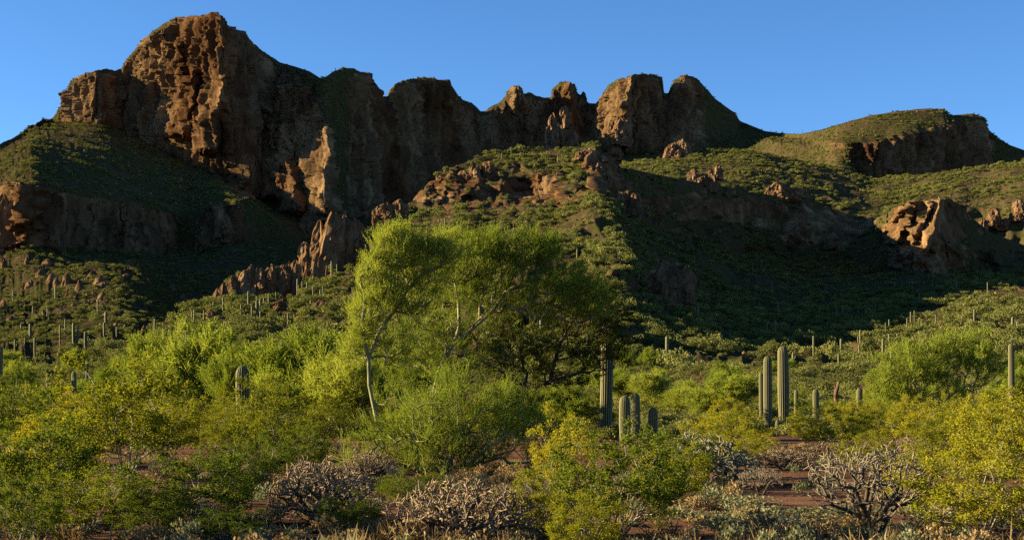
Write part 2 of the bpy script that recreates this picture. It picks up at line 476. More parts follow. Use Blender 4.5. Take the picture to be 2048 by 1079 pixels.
# ---- the desert floor, out to the horizon
def ground_z(X, Y):
    X, Y = np.asarray(X, float), np.asarray(Y, float)
    rise = 6.2 * sstep(70, 260, Y) + 0.012 * np.clip(Y - 260, 0, 2000)
    rise = rise * np.exp(-(np.clip(np.abs(X) - 900, 0, None) / 900) ** 2)
    near = 0.10 * fbm(X / 7, Y / 7, 0, 81, 3) * sstep(8, 16, np.hypot(X, Y))
    return rise + near

def axis(lim, fine, n):
    t = np.linspace(-1, 1, n)
    return np.sign(t) * (np.abs(t) * fine + (lim - fine) * np.abs(t) ** 5)
gx = axis(15000, 90, 230)
gy = axis(15000, 160, 270)
GX, GY = np.meshgrid(gx, gy)
far = sstep(6000, 15000, np.hypot(GX, GY))
GZ = ground_z(GX, GY) + 0.02 * fbm(GX / 0.8, GY / 0.8, 0, 91, 3) - 30 * far
gi = np.arange(GX.size).reshape(GX.shape)
gf = np.stack([gi[:-1, :-1], gi[:-1, 1:], gi[1:, 1:], gi[1:, :-1]], -1).reshape(-1, 4)
m, nt, new = nodes_mat('desert soil')
geo = new('ShaderNodeNewGeometry')
na = tex_noise(nt, geo.outputs['Position'], 0.5, 8, 0.65)
nb = tex_noise(nt, geo.outputs['Position'], 14.0, 6, 0.7)
ra = ramp(nt, [(0.35, (0.070, 0.040, 0.027)), (0.52, (0.125, 0.066, 0.043)), (0.7, (0.19, 0.115, 0.075))])
lk(nt, na.outputs[0], ra.inputs[0])
rb = ramp(nt, [(0.34, (0.5, 0.46, 0.42)), (0.5, (0.95, 0.95, 0.95)), (0.72, (1.5, 1.4, 1.3))])
lk(nt, nb.outputs[0], rb.inputs[0])
cc = mix_rgb(nt, 1.0, ra.outputs[0], rb.outputs[0], 'MULTIPLY')
bs = new('ShaderNodeBsdfDiffuse'); lk(nt, cc, bs.inputs['Color'])
bp = new('ShaderNodeBump'); bp.inputs['Strength'].default_value = 0.8; bp.inputs['Distance'].default_value = 0.05
lk(nt, nb.outputs[0], bp.inputs['Height']); lk(nt, bp.outputs[0], bs.inputs['Normal'])
out = new('ShaderNodeOutputMaterial'); lk(nt, bs.outputs[0], out.inputs['Surface'])
M_soil = m
g = link('ground', mesh_np('ground', np.stack([GX, GY, GZ], -1).reshape(-1, 3), gf, M_soil))
tag(g, kind='structure')

# ------------------------------------------------------------------ where the ground is, seen along a line of sight
ZB_W, ZB_H = 1200, 600
zbuf = np.full((ZB_H, ZB_W), 1e9)
zsrc = np.full((ZB_H, ZB_W), -1, np.int64)
ALLV = np.concatenate([S['V'].reshape(-1, 3) for S in SHEETS.values()])
_px = 1024 + ALLV[:, 0] / ALLV[:, 1] * F
_py = HZ - (ALLV[:, 2] - EYE) / ALLV[:, 1] * F
_ix = ((_px + 100) / 2).astype(int); _iy = (_py / 2).astype(int)
_ok = (_ix >= 1) & (_ix < ZB_W - 1) & (_iy >= 0) & (_iy < ZB_H - 1)
_ord = np.nonzero(_ok)[0]
_ord = _ord[np.argsort(-ALLV[_ord, 1])]
for ddx in (0, 1):
    for ddy in (0, 1):
        zbuf[_iy[_ord] + ddy, _ix[_ord] + ddx] = np.minimum(zbuf[_iy[_ord] + ddy, _ix[_ord] + ddx], ALLV[_ord, 1])
zbuf[_iy[_ord], _ix[_ord]] = np.minimum(zbuf[_iy[_ord], _ix[_ord]], ALLV[_ord, 1])
zsrc[_iy[_ord], _ix[_ord]] = _ord

def on_slope(px, py):
    """the nearest piece of hillside under a point of the picture, as a place in the world"""
    ix, iy = int((px + 100) / 2), int(py / 2)
    for r in range(0, 14):
        a = zsrc[max(0, iy - r):iy + r + 1, max(0, ix - r):ix + r + 1]
        a = a[a >= 0]
        if len(a):
            i = a[np.argmin(ALLV[a, 1])]
            return ALLV[i]
    return None

# ------------------------------------------------------------------ leaf, bark and cactus materials
def leaf_mat(name, c1, c2, c3=None, transl=0.35, nscale=1.2):
    m, nt, new = nodes_mat(name)
    geo = new('ShaderNodeNewGeometry')
    oi = new('ShaderNodeObjectInfo')
    n = tex_noise(nt, geo.outputs['Position'], nscale, 3, 0.6)
    a = new('ShaderNodeMath'); a.operation = 'MULTIPLY_ADD'
    lk(nt, geo.outputs['Random Per Island'], a.inputs[0]); a.inputs[1].default_value = 0.45
    b = new('ShaderNodeMath'); b.operation = 'MULTIPLY_ADD'
    lk(nt, n.outputs[0], b.inputs[0]); b.inputs[1].default_value = 0.6
    c = new('ShaderNodeMath'); c.operation = 'MULTIPLY_ADD'
    lk(nt, oi.outputs['Random'], c.inputs[0]); c.inputs[1].default_value = 0.6; c.inputs[2].default_value = -0.3
    lk(nt, c.outputs[0], b.inputs[2]); lk(nt, b.outputs[0], a.inputs[2])
    r = ramp(nt, [(0.15, c1), (0.6, c2), (0.95, c3 or c2)])
    lk(nt, a.outputs[0], r.inputs[0])
    d = new('ShaderNodeBsdfDiffuse'); t = new('ShaderNodeBsdfTranslucent')
    lk(nt, r.outputs[0], d.inputs['Color'])
    yt = mix_rgb(nt, 1.0, r.outputs[0], (1.15, 1.1, 0.6), 'MULTIPLY')
    lk(nt, yt, t.inputs['Color'])
    mx = new('ShaderNodeMixShader'); mx.inputs[0].default_value = transl
    lk(nt, d.outputs[0], mx.inputs[1]); lk(nt, t.outputs[0], mx.inputs[2])
    o = new('ShaderNodeOutputMaterial'); lk(nt, mx.outputs[0], o.inputs['Surface'])
    return m

def bark_mat(name, lo, hi, scale=6.0, stretch=0.3):
    m, nt, new = nodes_mat(name)
    geo = new('ShaderNodeNewGeometry')
    mp = new('ShaderNodeMapping'); lk(nt, geo.outputs['Position'], mp.inputs['Vector'])
    mp.inputs['Scale'].default_value = (1, 1, stretch)
    n = tex_noise(nt, mp.outputs[0], scale, 6, 0.65)
    r = ramp(nt, [(0.35, lo), (0.65, hi)])
    lk(nt, n.outputs[0], r.inputs[0])
    d = new('ShaderNodeBsdfPrincipled'); d.inputs['Roughness'].default_value = 0.75
    d.inputs['Specular IOR Level'].default_value = 0.2
    lk(nt, r.outputs[0], d.inputs['Base Color'])
    bp = new('ShaderNodeBump'); bp.inputs['Strength'].default_value = 0.5; bp.inputs['Distance'].default_value = 0.02
    lk(nt, n.outputs[0], bp.inputs['Height']); lk(nt, bp.outputs[0], d.inputs['Normal'])
    o = new('ShaderNodeOutputMaterial'); lk(nt, d.outputs[0], o.inputs['Surface'])
    return m

L_palo = leaf_mat('palo verde twigs', (0.110, 0.145, 0.020), (0.200, 0.240, 0.036), (0.275, 0.295, 0.052), 0.45)
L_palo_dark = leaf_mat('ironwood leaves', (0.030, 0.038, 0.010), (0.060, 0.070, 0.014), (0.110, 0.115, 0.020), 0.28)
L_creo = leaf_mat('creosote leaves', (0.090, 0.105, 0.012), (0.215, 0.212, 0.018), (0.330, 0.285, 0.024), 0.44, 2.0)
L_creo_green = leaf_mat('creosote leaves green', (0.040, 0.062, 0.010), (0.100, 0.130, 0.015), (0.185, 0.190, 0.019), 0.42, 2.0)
L_hill = leaf_mat('hillside shrub leaves', (0.070, 0.078, 0.024), (0.130, 0.138, 0.040), (0.190, 0.190, 0.060), 0.22, 0.05)
L_grey = leaf_mat('brittlebush leaves', (0.095, 0.100, 0.055), (0.165, 0.170, 0.095), (0.26, 0.255, 0.150), 0.25, 3.0)
L_dry = leaf_mat('dry grass', (0.125, 0.085, 0.045), (0.21, 0.145, 0.075), (0.29, 0.21, 0.115), 0.25, 3.0)
B_palo = bark_mat('palo verde bark', (0.075, 0.074, 0.028), (0.215, 0.20, 0.085))
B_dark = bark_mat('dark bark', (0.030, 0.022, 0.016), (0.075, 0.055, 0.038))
B_creo = bark_mat('creosote stems', (0.085, 0.065, 0.045), (0.26, 0.22, 0.165))
B_cholla = bark_mat('cholla joints', (0.085, 0.058, 0.032), (0.29, 0.205, 0.115), 30, 1)
B_stag = bark_mat('staghorn cholla joints', (0.07, 0.055, 0.036), (0.23, 0.19, 0.125), 20, 1)
B_stag_trunk = bark_mat('staghorn cholla trunk', (0.035, 0.025, 0.018), (0.085, 0.06, 0.04), 20, 1)
B_silver = bark_mat('silver cholla joints', (0.075, 0.072, 0.042), (0.20, 0.185, 0.115), 25, 1)
B_deadsag = bark_mat('dead saguaro flesh', (0.030, 0.017, 0.011), (0.15, 0.075, 0.035), 8, 0.4)

def saguaro_mat():
    m, nt, new = nodes_mat('saguaro skin')
    att = new('ShaderNodeAttribute'); att.attribute_name = 'rib'
    geo = new('ShaderNodeNewGeometry')
    n = tex_noise(nt, geo.outputs['Position'], 9, 4, 0.6)
    r0 = ramp(nt, [(0.35, (0.032, 0.038, 0.012)), (0.7, (0.062, 0.068, 0.022))])
    lk(nt, n.outputs[0], r0.inputs[0])
    rr = ramp(nt, [(0.55, (0, 0, 0)), (0.95, (1, 1, 1))])
    lk(nt, att.outputs['Fac'], rr.inputs[0])
    c = mix_rgb(nt, rr.outputs[0], r0.outputs[0], (0.205, 0.178, 0.090))
    d = new('ShaderNodeBsdfPrincipled'); d.inputs['Roughness'].default_value = 0.7
    d.inputs['Specular IOR Level'].default_value = 0.2
    lk(nt, c, d.inputs['Base Color'])
    o = new('ShaderNodeOutputMaterial'); lk(nt, d.outputs[0], o.inputs['Surface'])
    return m
M_sag = saguaro_mat()

def boulder_mat():
    m, nt, new = nodes_mat('boulder rock')
    geo = new('ShaderNodeNewGeometry')
    mp = new('ShaderNodeMapping'); lk(nt, geo.outputs['Position'], mp.inputs['Vector'])
    mp.inputs['Scale'].default_value = (1, 1, 0.45)
    n1 = tex_noise(nt, mp.outputs[0], 0.22, 9, 0.68)
    r1 = ramp(nt, [(0.30, (0.042, 0.026, 0.017)), (0.5, (0.125, 0.073, 0.038)), (0.72, (0.25, 0.160, 0.088))])
    lk(nt, n1.outputs[0], r1.inputs[0])
    d = new('ShaderNodeBsdfDiffuse'); lk(nt, r1.outputs[0], d.inputs['Color'])
    bp = new('ShaderNodeBump'); bp.inputs['Strength'].default_value = 0.9; bp.inputs['Distance'].default_value = 1.6
    nb = tex_noise(nt, mp.outputs[0], 0.45, 9, 0.7)
    lk(nt, nb.outputs[0], bp.inputs['Height']); lk(nt, bp.outputs[0], d.inputs['Normal'])
    o = new('ShaderNodeOutputMaterial'); lk(nt, d.outputs[0], o.inputs['Surface'])
    return m
M_boulder = boulder_mat()

# ------------------------------------------------------------------ plant building blocks
def unit(v):
    return v / (np.linalg.norm(v, axis=-1, keepdims=True) + 1e-9)

def tubes(A, B, ra, rb, k=4, bulge=0.0):
    """frusta from A to B; with bulge an extra ring in the middle (a joint). -> verts, quads"""
    n = len(A)
    d = unit(B - A)
    up = np.where(np.abs(d[:, 2:3]) > 0.9, np.array([[1.0, 0, 0]]), np.array([[0, 0, 1.0]]))
    s = unit(np.cross(d, up)); t = np.cross(s, d)
    th = np.arange(k) / k * 2 * np.pi
    ring = s[:, None, :] * np.cos(th)[None, :, None] + t[:, None, :] * np.sin(th)[None, :, None]
    secs = [A[:, None] + ring * ra[:, None, None]]
    if bulge:
        secs.append((A + B)[:, None] / 2 + ring * (np.maximum(ra, rb) * (1 + bulge))[:, None, None])
    secs.append(B[:, None] + ring * rb[:, None, None])
    m = len(secs)
    V = np.stack(secs, 1).reshape(-1, 3)
    base = (np.arange(n) * m * k)[:, None, None]
    j = np.arange(k); j2 = (j + 1) % k
    fs = []
    for q in range(m - 1):
        fs.append(np.stack([q * k + j, q * k + j2, (q + 1) * k + j2, (q + 1) * k + j], -1))
    Q = (base + np.concatenate(fs)[None]).reshape(-1, 4)
    return V, Q

def blades(P, D, L, W, r, N=None):
    """rhombic leaves or twig slivers: centre-line from P along D, length L, width W -> verts, quads"""
    n = len(P)
    D = unit(D)
    S = unit(np.cross(D, unit(r.normal(size=(n, 3))) if N is None else unit(N + 0.45 * r.normal(size=(n, 3)))))
    L = np.broadcast_to(L, (n,))[:, None]; W = np.broadcast_to(W, (n,))[:, None]
    V = np.stack([P, P + D * L * 0.5 + S * W * 0.5, P + D * L, P + D * L * 0.5 - S * W * 0.5], 1).reshape(-1, 3)
    Q = np.arange(n * 4).reshape(n, 4)
    return V, Q

def join(parts):
    vs, qs, o = [], [], 0
    for v, q in parts:
        vs.append(v); qs.append(q + o); o += len(v)
    return np.concatenate(vs), np.concatenate(qs)

def grow(trunks, targets, r, wpath=0.25, seg=0.25, jit=0.12, droop=0.0):
    """join every target to the nearest good node of a branching skeleton that starts from the trunk lines"""
    pos, par, path = [], [], []
    for tr in trunks:
        prev = -1
        for i, p in enumerate(tr):
            if i == 0 and pos:
                dd_ = np.linalg.norm(np.array(pos) - np.array(p, float), axis=1)
                if dd_.min() < 0.06:
                    prev = int(np.argmin(dd_)); continue
            pos.append(np.array(p, float)); par.append(prev)
            path.append(0 if prev < 0 else path[prev] + np.linalg.norm(pos[-1] - pos[prev]))
            prev = len(pos) - 1
    roots = np.array([t[0] for t in trunks], float)
    dist = np.min(np.linalg.norm(targets[:, None] - roots[None], axis=2), axis=1)
    order = np.argsort(dist)
    cap = len(pos) + len(targets) * 40 + 10
    PA = np.zeros((cap, 3)); PA[:len(pos)] = pos
    PT = np.zeros(cap); PT[:len(pos)] = path
    n = len(pos)
    par = par + [0] * (cap - n)
    tips = []
    for ti in order:
        t = targets[ti]
        d = np.linalg.norm(PA[:n] - t, axis=1)
        cost = d + wpath * PT[:n] + 0.5 * np.clip(PA[:n, 2] - t[2], 0, None)
        i = int(np.argmin(cost))
        a = PA[i].copy(); L = d[i]
        m = max(1, min(38, int(round(L / seg))))
        off = r.normal(size=3) * jit * L
        prev = i
        for k in range(1, m + 1):
            u = k / m
            p = a + (t - a) * u + off * math.sin(math.pi * u) * 0.7 + r.normal(size=3) * jit * seg * 0.5
            p[2] -= droop * L * math.sin(math.pi * u)
            PA[n] = p; par[n] = prev; PT[n] = PT[prev] + np.linalg.norm(p - PA[prev])
            prev = n; n += 1
        tips.append(prev)
    PA = PA[:n]; par = np.array(par[:n])
    cnt = np.zeros(n); cnt[tips] = 1
    for i in range(n - 1, -1, -1):
        if par[i] >= 0: cnt[par[i]] += cnt[i]
    return PA, par, np.maximum(cnt, 1), np.array(tips)

def skeleton_mesh(PA, par, cnt, rmin, rmax, power=0.5, k=5, bulge=0.0, kthin=3):
    rad = np.minimum(rmax, rmin * cnt ** power)
    e = np.nonzero(par >= 0)[0]
    ra = np.minimum(rad[par[e]], rad[e] * 1.35); rb = rad[e]
    thick = rb > rmin * 2.2
    parts = []
    for sel, kk in ((thick, k), (~thick, kthin)):
        if sel.any():
            parts.append(tubes(PA[par[e[sel]]], PA[e[sel]], ra[sel], rb[sel], kk, bulge))
    return join(parts), rad

def ell(r, n, c, rad, shell=0.55):
    """points in an ellipsoid, more of them towards its skin"""
    d = unit(r.normal(size=(n, 3)))
    q = r.uniform(shell ** 3, 1, n) ** (1 / 3)
    return np.array(c) + d * np.array(rad) * q[:, None]

def palo_verde(seed, trunks, blobs, n_tips, twigs=16, leaf_mat_=None, bark=None, rmax=0.12, lean=(0.15, 0, 0.75), leaf=0.05, tw=0.32):
    """returns (trunk mesh, crown mesh). blobs: (centre, radii, weight)"""
    r = np.random.default_rng(seed)
    w = np.array([b[2] for b in blobs], float); w /= w.sum()
    T = np.concatenate([ell(r, max(3, int(n_tips * wi)), b[0], b[1], 0.35) for b, wi in zip(blobs, w)])
    PA, par, cnt, tips = grow(trunks, T, r, 0.22, 0.3, 0.10)
    (V, Q), rad = skeleton_mesh(PA, par, cnt, 0.007, rmax, 0.47, 7)
    tm = mesh_np('trunk', V, Q, bark or B_palo)
    thin = np.nonzero((cnt <= 2) & (par >= 0))[0]
    src = np.concatenate([tips, tips, thin[r.random(len(thin)) < 0.45]])
    ns = len(src)
    Ds = unit(unit(PA[src] - PA[par[src]]) * 0.6 + np.array(lean) + r.normal(size=(ns, 3)) * 0.38)     # each spray has its own direction
    Ls = tw * r.uniform(0.55, 1.7, ns)
    P0 = np.repeat(PA[src], twigs, 0); D0 = np.repeat(Ds, twigs, 0); L0 = np.repeat(Ls, twigs)
    n = len(P0)
    D1 = unit(D0 + r.normal(size=(n, 3)) * 0.26)
    P0 = P0 + r.normal(size=(n, 3)) * 0.05 + D0 * (r.uniform(0, 0.5, n) * L0)[:, None]
    Lt = L0 * r.uniform(0.5, 1.2, n)
    parts = [blades(P0, D1, Lt, leaf * 0.34, r)]
    for q in (0.25, 0.55, 0.85):
        Pl = P0 + D1 * (Lt * q)[:, None]
        parts.append(blades(Pl, unit(D1 * 0.9 + r.normal(size=(n, 3)) * 0.55), leaf * r.uniform(0.7, 1.7, n), leaf * 0.5, r))
    V, Q = join(parts)
    return tm, mesh_np('crown', V, Q, leaf_mat_ or L_palo, smooth=False)

def creosote(seed, h, w, n_tips, leafm, per=42, leaf=0.030, stems=9):
    r = np.random.default_rng(seed)
    # vase of stems, open below, leaves on the outer third
    th = r.uniform(0, 2 * np.pi, n_tips); q = np.sqrt(r.uniform(0.02, 1, n_tips))
    top = h * (0.62 + 0.38 * (1 - q ** 2)) * (1 + 0.16 * np.sin(3 * th + seed) + 0.1 * np.sin(5 * th))
    z = top * r.uniform(0.2, 1.0, n_tips) ** 0.75
    rr = w * 0.5 * q * (0.55 + 0.45 * z / h)
    T = np.stack([rr * np.cos(th), rr * np.sin(th), z], -1)
    trunks = []
    for i in range(stems):
        a = r.uniform(0, 2 * np.pi); s = r.uniform(0.1, 0.34) * w * 0.6
        b = np.array([math.cos(a), math.sin(a), 0])
        trunks.append([b * 0.05, b * (0.05 + s * 0.35) + np.array([0, 0, h * 0.2]), b * (0.05 + s * 0.8) + np.array([0, 0, h * 0.42])])
    PA, par, cnt, tips = grow(trunks, T, r, 0.45, 0.16, 0.10)
    (V, Q), rad = skeleton_mesh(PA, par, cnt, 0.0032, 0.014, 0.42, 5)
    sm = mesh_np('stems', V, Q, B_creo)
    thin = np.nonzero((cnt <= 2) & (par >= 0) & (PA[:, 2] > 0.22 * h))[0]
    src = np.concatenate([tips, tips, thin[r.random(len(thin)) < 0.6]])
    P0 = np.repeat(PA[src], per, 0); n = len(P0)
    c = np.repeat(r.uniform(0.5, 1.3, len(src)), per)[:, None]
    P0 = P0 + r.normal(size=(n, 3)) * np.array([0.055, 0.055, 0.05]) * (w / 2.2) * c
    V, Q = blades(P0, unit(r.normal(size=(n, 3)) + np.array([0, 0, 0.6])), leaf * r.uniform(0.6, 1.6, n), leaf * 0.66, r)
    return sm, mesh_np('foliage', V, Q, leafm, smooth=False)

def cholla(seed, h, w, n_tips, joint_mat, trunk_mat, rmin=0.017, seg=0.10, rmax=0.06, flat=0.35, low=0.25):
    r = np.random.default_rng(seed)
    th = r.uniform(0, 2 * np.pi, n_tips); q = np.sqrt(r.uniform(0.0, 1, n_tips))
    z = h * (low + (1 - low) * r.uniform(0, 1, n_tips) ** 0.6) * (1 - flat * q ** 2)
    T = np.stack([w * 0.5 * q * np.cos(th), w * 0.5 * q * np.sin(th), z], -1)
    trunks = []
    for a in (0.3, 2.2, 4.4):
        b = np.array([math.cos(a + seed), math.sin(a + seed), 0])
        trunks.append([b * 0.06, b * (0.06 + 0.07 * w) + np.array([0, 0, h * 0.18]), b * (0.06 + 0.16 * w) + np.array([0, 0, h * 0.36])])
    PA, par, cnt, tips = grow(trunks, T, r, 0.42, seg, 0.16)
    e = np.nonzero(par >= 0)[0]
    rad = np.minimum(rmax, rmin * cnt ** 0.36)
    big = cnt[e] > 5
    A, B = PA[par[e]], PA[e]
    V, Q = tubes(A[big], B[big], np.minimum(rad[par[e[big]]], rad[e[big]] * 1.3), rad[e[big]], 6)
    tm = mesh_np('trunk', V, Q, trunk_mat)
    s = ~big
    parts = [tubes(A[s], B[s], rad[e[s]] * 0.75, rad[e[s]] * 0.7, 5, 0.3)]
    # fruit and short side joints at the ends
    k = 2
    P0 = np.repeat(PA[tips], k, 0); n = len(P0)
    D = unit(r.normal(size=(n, 3)) + np.array([0, 0, 0.5])) * r.uniform(0.05, 0.12, n)[:, None]
    parts.append(tubes(P0, P0 + D, np.full(n, rmin * 0.8), np.full(n, rmin * 0.55), 5, 0.3))
    # spines: short straw slivers all over the joints
    S = np.repeat(PA[e[s]], 4, 0); S = S + r.normal(size=S.shape) * seg * 0.25
    parts.append(blades(S, unit(r.normal(size=S.shape)), 0.035, 0.006, r))
    V, Q = join(parts)
    return tm, mesh_np('joints', V, Q, joint_mat)

def saguaro_geo(h, rad, ribs=16, rings=26, seed=0, bend=None, k_per=4):
    """one ribbed column, rounded at the top -> verts, quads, rib attribute"""
    r = np.random.default_rng(seed)
    k = ribs * k_per
    th = np.arange(k) / k * 2 * np.pi
    u = np.linspace(0, 1, rings)
    zz = np.concatenate([u[:-8] / u[-9] * (h - rad * 1.25), h - rad * 1.25 + rad * 1.25 * np.sin(np.linspace(0.18, 1, 8) * np.pi / 2)])
    prof = 0.80 + 0.20 * np.sin(np.clip(zz / h, 0, 1) * np.pi * 0.75) + 0.03 * np.sin(zz * 2.3 + seed)
    capn = np.clip((zz - (h - rad * 1.25)) / (rad * 1.25), 0, 0.985)
    prof = prof * np.sqrt(1 - capn ** 2)
    ribv = 0.5 + 0.5 * np.cos(th * ribs)
    rr = rad * prof[:, None] * (0.80 + 0.20 * ribv[None, :] ** 0.7)
    V = np.stack([rr * np.cos(th), rr * np.sin(th), np.broadcast_to(zz[:, None], rr.shape)], -1)
    if bend is not None: V = bend(V)
    idx = np.arange(rings * k).reshape(rings, k)
    Q = np.stack([idx[:-1], np.roll(idx[:-1], -1, 1), np.roll(idx[1:], -1, 1), idx[1:]], -1).reshape(-1, 4)
    return V.reshape(-1, 3), Q, np.broadcast_to(ribv[None], rr.shape).reshape(-1)

def arm_geo(h, rad, reach, a, z0, ribs=12, rings=22, seed=0):
    """an arm: out sideways, then a quick turn upwards"""
    k = ribs * 3
    t = np.linspace(0, 1, rings)
    turn = min(reach, h * 0.5)
    path = []
    for v in t:
        if v < 0.35:
            f = v / 0.35 * math.pi / 2
            path.append((reach * math.sin(f), turn * (1 - math.cos(f))))
        else:
            path.append((reach, turn + (h - turn) * (v - 0.35) / 0.65))
    path = np.array(path)
    d = np.gradient(path, axis=0); d /= np.linalg.norm(d, axis=1, keepdims=True)
    nrm = np.stack([d[:, 1], -d[:, 0]], -1)
    th = np.arange(k) / k * 2 * np.pi
    ribv = 0.5 + 0.5 * np.cos(th * ribs)
    prof = np.sqrt(np.clip(1 - np.clip((t - 0.86) / 0.14, 0, 0.985) ** 2, 0, 1)) * (0.75 + 0.25 * np.clip(t * 4, 0, 1))
    rr = rad * prof[:, None] * (0.86 + 0.14 * ribv[None])
    lx = path[:, 0:1] + nrm[:, 0:1] * rr * np.cos(th)
    lz = path[:, 1:2] + nrm[:, 1:2] * rr * np.cos(th)
    ly = rr * np.sin(th)
    V = np.stack([lx * math.cos(a) - ly * math.sin(a), lx * math.sin(a) + ly * math.cos(a), lz + z0], -1)
    idx = np.arange(rings * k).reshape(rings, k)
    Q = np.stack([idx[:-1], np.roll(idx[:-1], -1, 1), np.roll(idx[1:], -1, 1), idx[1:]], -1).reshape(-1, 4)
    return V.reshape(-1, 3), Q, np.broadcast_to(ribv[None], rr.shape).reshape(-1)

def pillar_geo(w, d, h, seed, top=0.55, seg=26, rings=20, rough=0.34, lean=0.0):
    """one weathered rock: steep cracked sides, broken rounded top, foot below the ground"""
    th = np.arange(seg) / seg * 2 * np.pi
    u = np.linspace(0, 1, rings)
    z = -0.35 * h + 1.35 * h * u
    s = np.clip((u - top) / (1 - top), 0, 0.97)
    prof = (1.12 - 0.22 * u) * (1 - s ** 2.2) ** 0.6
    T, U_ = np.meshgrid(th, u)
    cx, sy = np.cos(T), np.sin(T)
    q = (np.abs(cx) ** 3.2 + np.abs(sy) ** 3.2) ** (-1 / 3.2)          # squarish plan
    n = (1 - np.abs(noise(cx * 2.2 + seed, sy * 2.2, U_ * 1.3, seed))) ** 2 * 0.75 + 0.5 * fbm(cx * 3.1, sy * 3.1 + seed, U_ * 3.0, seed + 3, 3) \
        + 0.45 * np.round(1.6 * noise(cx * 3.0, sy * 3.0 + seed, U_ * 4.2, seed + 21)) / 1.6 + 0.3 * (1 - np.abs(noise(cx * 5.5 + seed, sy * 5.5, U_ * 2.4, seed + 5))) ** 2
    n = n + 0.9 * fractured(T * 1.1 + seed, U_ * 2.4, seed + 8, 0.5) + 0.4 * fractured(T * 2.7 + seed, U_ * 6, seed + 9, 0.4)
    rr = prof[:, None] * (q * 0.45 + 0.55) * (1 + rough * (n - 0.35) * 0.8)
    X = 0.5 * w * rr * cx + lean * h * U_
    Yy = 0.5 * d * rr * sy
    Z = z[:, None] + 0.10 * h * fbm(cx * 1.7, sy * 1.7, seed, seed + 9, 2) * U_
    V = np.stack([X, Yy, Z], -1).reshape(-1, 3)
    idx = np.arange(rings * seg).reshape(rings, seg)
    Q = np.stack([idx[:-1], np.roll(idx[:-1], -1, 1), np.roll(idx[1:], -1, 1), idx[1:]], -1).reshape(-1, 4)
    tip = np.array([[V.reshape(rings, seg, 3)[-1, :, 0].mean(), V.reshape(rings, seg, 3)[-1, :, 1].mean(), V.reshape(rings, seg, 3)[-1, :, 2].mean() + 0.01 * h]])
    V = np.concatenate([V, tip])
    cap = np.stack([idx[-1], np.roll(idx[-1], -1), np.full(seg, len(V) - 1), np.full(seg, len(V) - 1)], -1)
    return V, np.concatenate([Q, cap[:, :4]])
def pillar_mesh(name, *a, **k):
    V, Q = pillar_geo(*a, **k)
    me = bpy.data.meshes.new(name)
    me.from_pydata(V.tolist(), [], [tuple(dict.fromkeys(f)) for f in Q.tolist()])
    me.materials.append(M_boulder)
    return me

# ------------------------------------------------------------------ rock outcrops on the slopes
def outcrop(label, Yguess, rocks, seed, depth=0.9, extra=1):
    """rocks: (px, top row, foot row, width in px) of each pillar; all real rocks standing at depth Y on the slope"""
    r = np.random.default_rng(seed)
    ds = [on_slope(q[0], q[2]) for q in rocks]
    ds = [q[1] for q in ds if q is not None] or [Yguess]
    Y = float(np.median(ds))
    if Yguess > 1400: Y = min(Y, 1.12 * Yguess)
    cx = np.mean([q[0] for q in rocks]); cy = max(q[2] for q in rocks)
    x0, y0, z0 = P2W(cx, cy, Y)
    root = empty('rock_outcrop', (x0, y0, z0))
    tag(root, label, 'rock', 'rock outcrops on the slopes')
    for i, (px, t, b, w) in enumerate(rocks):
        for e in range(1 + extra):
            if e:
                qx = px + r.uniform(-0.55, 0.55) * w; qt = t + (b - t) * r.uniform(0.15, 0.6); qw = w * r.uniform(0.45, 0.75); dY = -r.uniform(0.15, 0.5) * w * Y / F
            else:
                qx, qt, qw, dY = px, t, w, 0.0
            dY += r.uniform(-0.2, 0.2) * w * Y / F
            x, y, zb = P2W(qx, b, Y + dY); zt = P2W(qx, qt, Y + dY)[2]
            W = qw * Y / F * 1.12
            o = link('pillar' if (b - t) > 0.9 * w else 'block', pillar_mesh('rock', W, W * depth * r.uniform(0.8, 1.3), (zt - zb) * r.uniform(0.86, 1.0), seed * 31 + i * 7 + e, r.uniform(0.45, 0.8), 26, 22, r.uniform(0.34, 0.5), r.uniform(-0.08, 0.08)), root,
                     (x - x0, y - y0, zb - z0), r.uniform(-0.6, 0.6))

outcrop('tall split rock tower leaning over the cactus-covered spur', 535, [(610,478,566,26),(632,442,560,36),(660,419,556,46),(690,432,530,36),(708,437,508,36),(640,470,560,22)], 1)
ridge = []
rr_ = np.random.default_rng(5)
for px in range(424, 592, 11):
    t = float(np.interp(px, [424, 445, 470, 490, 520, 560, 592], [590, 566, 546, 534, 531, 526, 522])) + rr_.uniform(-5, 5)
    ridge.append((px, t, t + rr_.uniform(40, 66), rr_.uniform(15, 22)))
outcrop('long serrated row of brown rock fins descending from the split tower', 468, ridge, 2)
outcrop('thin dark needle rocks in the notch beside the split tower', 545, [(692,461,504,8),(716,462,482,9),(726,468,485,8)], 3, extra=0)
outcrop('cluster of three squat rock knobs at the foot of the hilltop cliff band', 612, [(757,414,442,18),(774,404,440,24),(797,396,432,28)], 4)
outcrop('orange cliff band rounding the left shoulder of the hilltop', 660, [(844,380,424,28),(860,364,420,30),(880,350,414,32),(902,343,404,30),(925,338,392,28),(950,326,380,28),(975,322,352,24)], 6)
outcrop('broken fin rocks among bushes under the hilltop', 645, [(962,352,396,26),(985,368,402,20),(1012,352,400,26),(1036,362,404,24),(1060,352,398,28),(1082,368,396,22)], 7)
outcrop('jagged low ledge of rocks below the orange cliff band', 625, [(868,404,424,24),(893,408,430,26),(920,400,428,30),(945,408,426,22),(985,405,420,22)], 8)
outcrop('tall orange knob crowning the hilltop beside the dark bowl', 690, [(1176,296,318,20),(1184,298,346,30),(1200,304,360,28),(1214,320,374,26),(1160,302,316,14)], 9)
outcrop('two thin standing rocks on the rim of the dark bowl', 700, [(1229,322,374,11),(1257,350,382,15)], 10, extra=0)
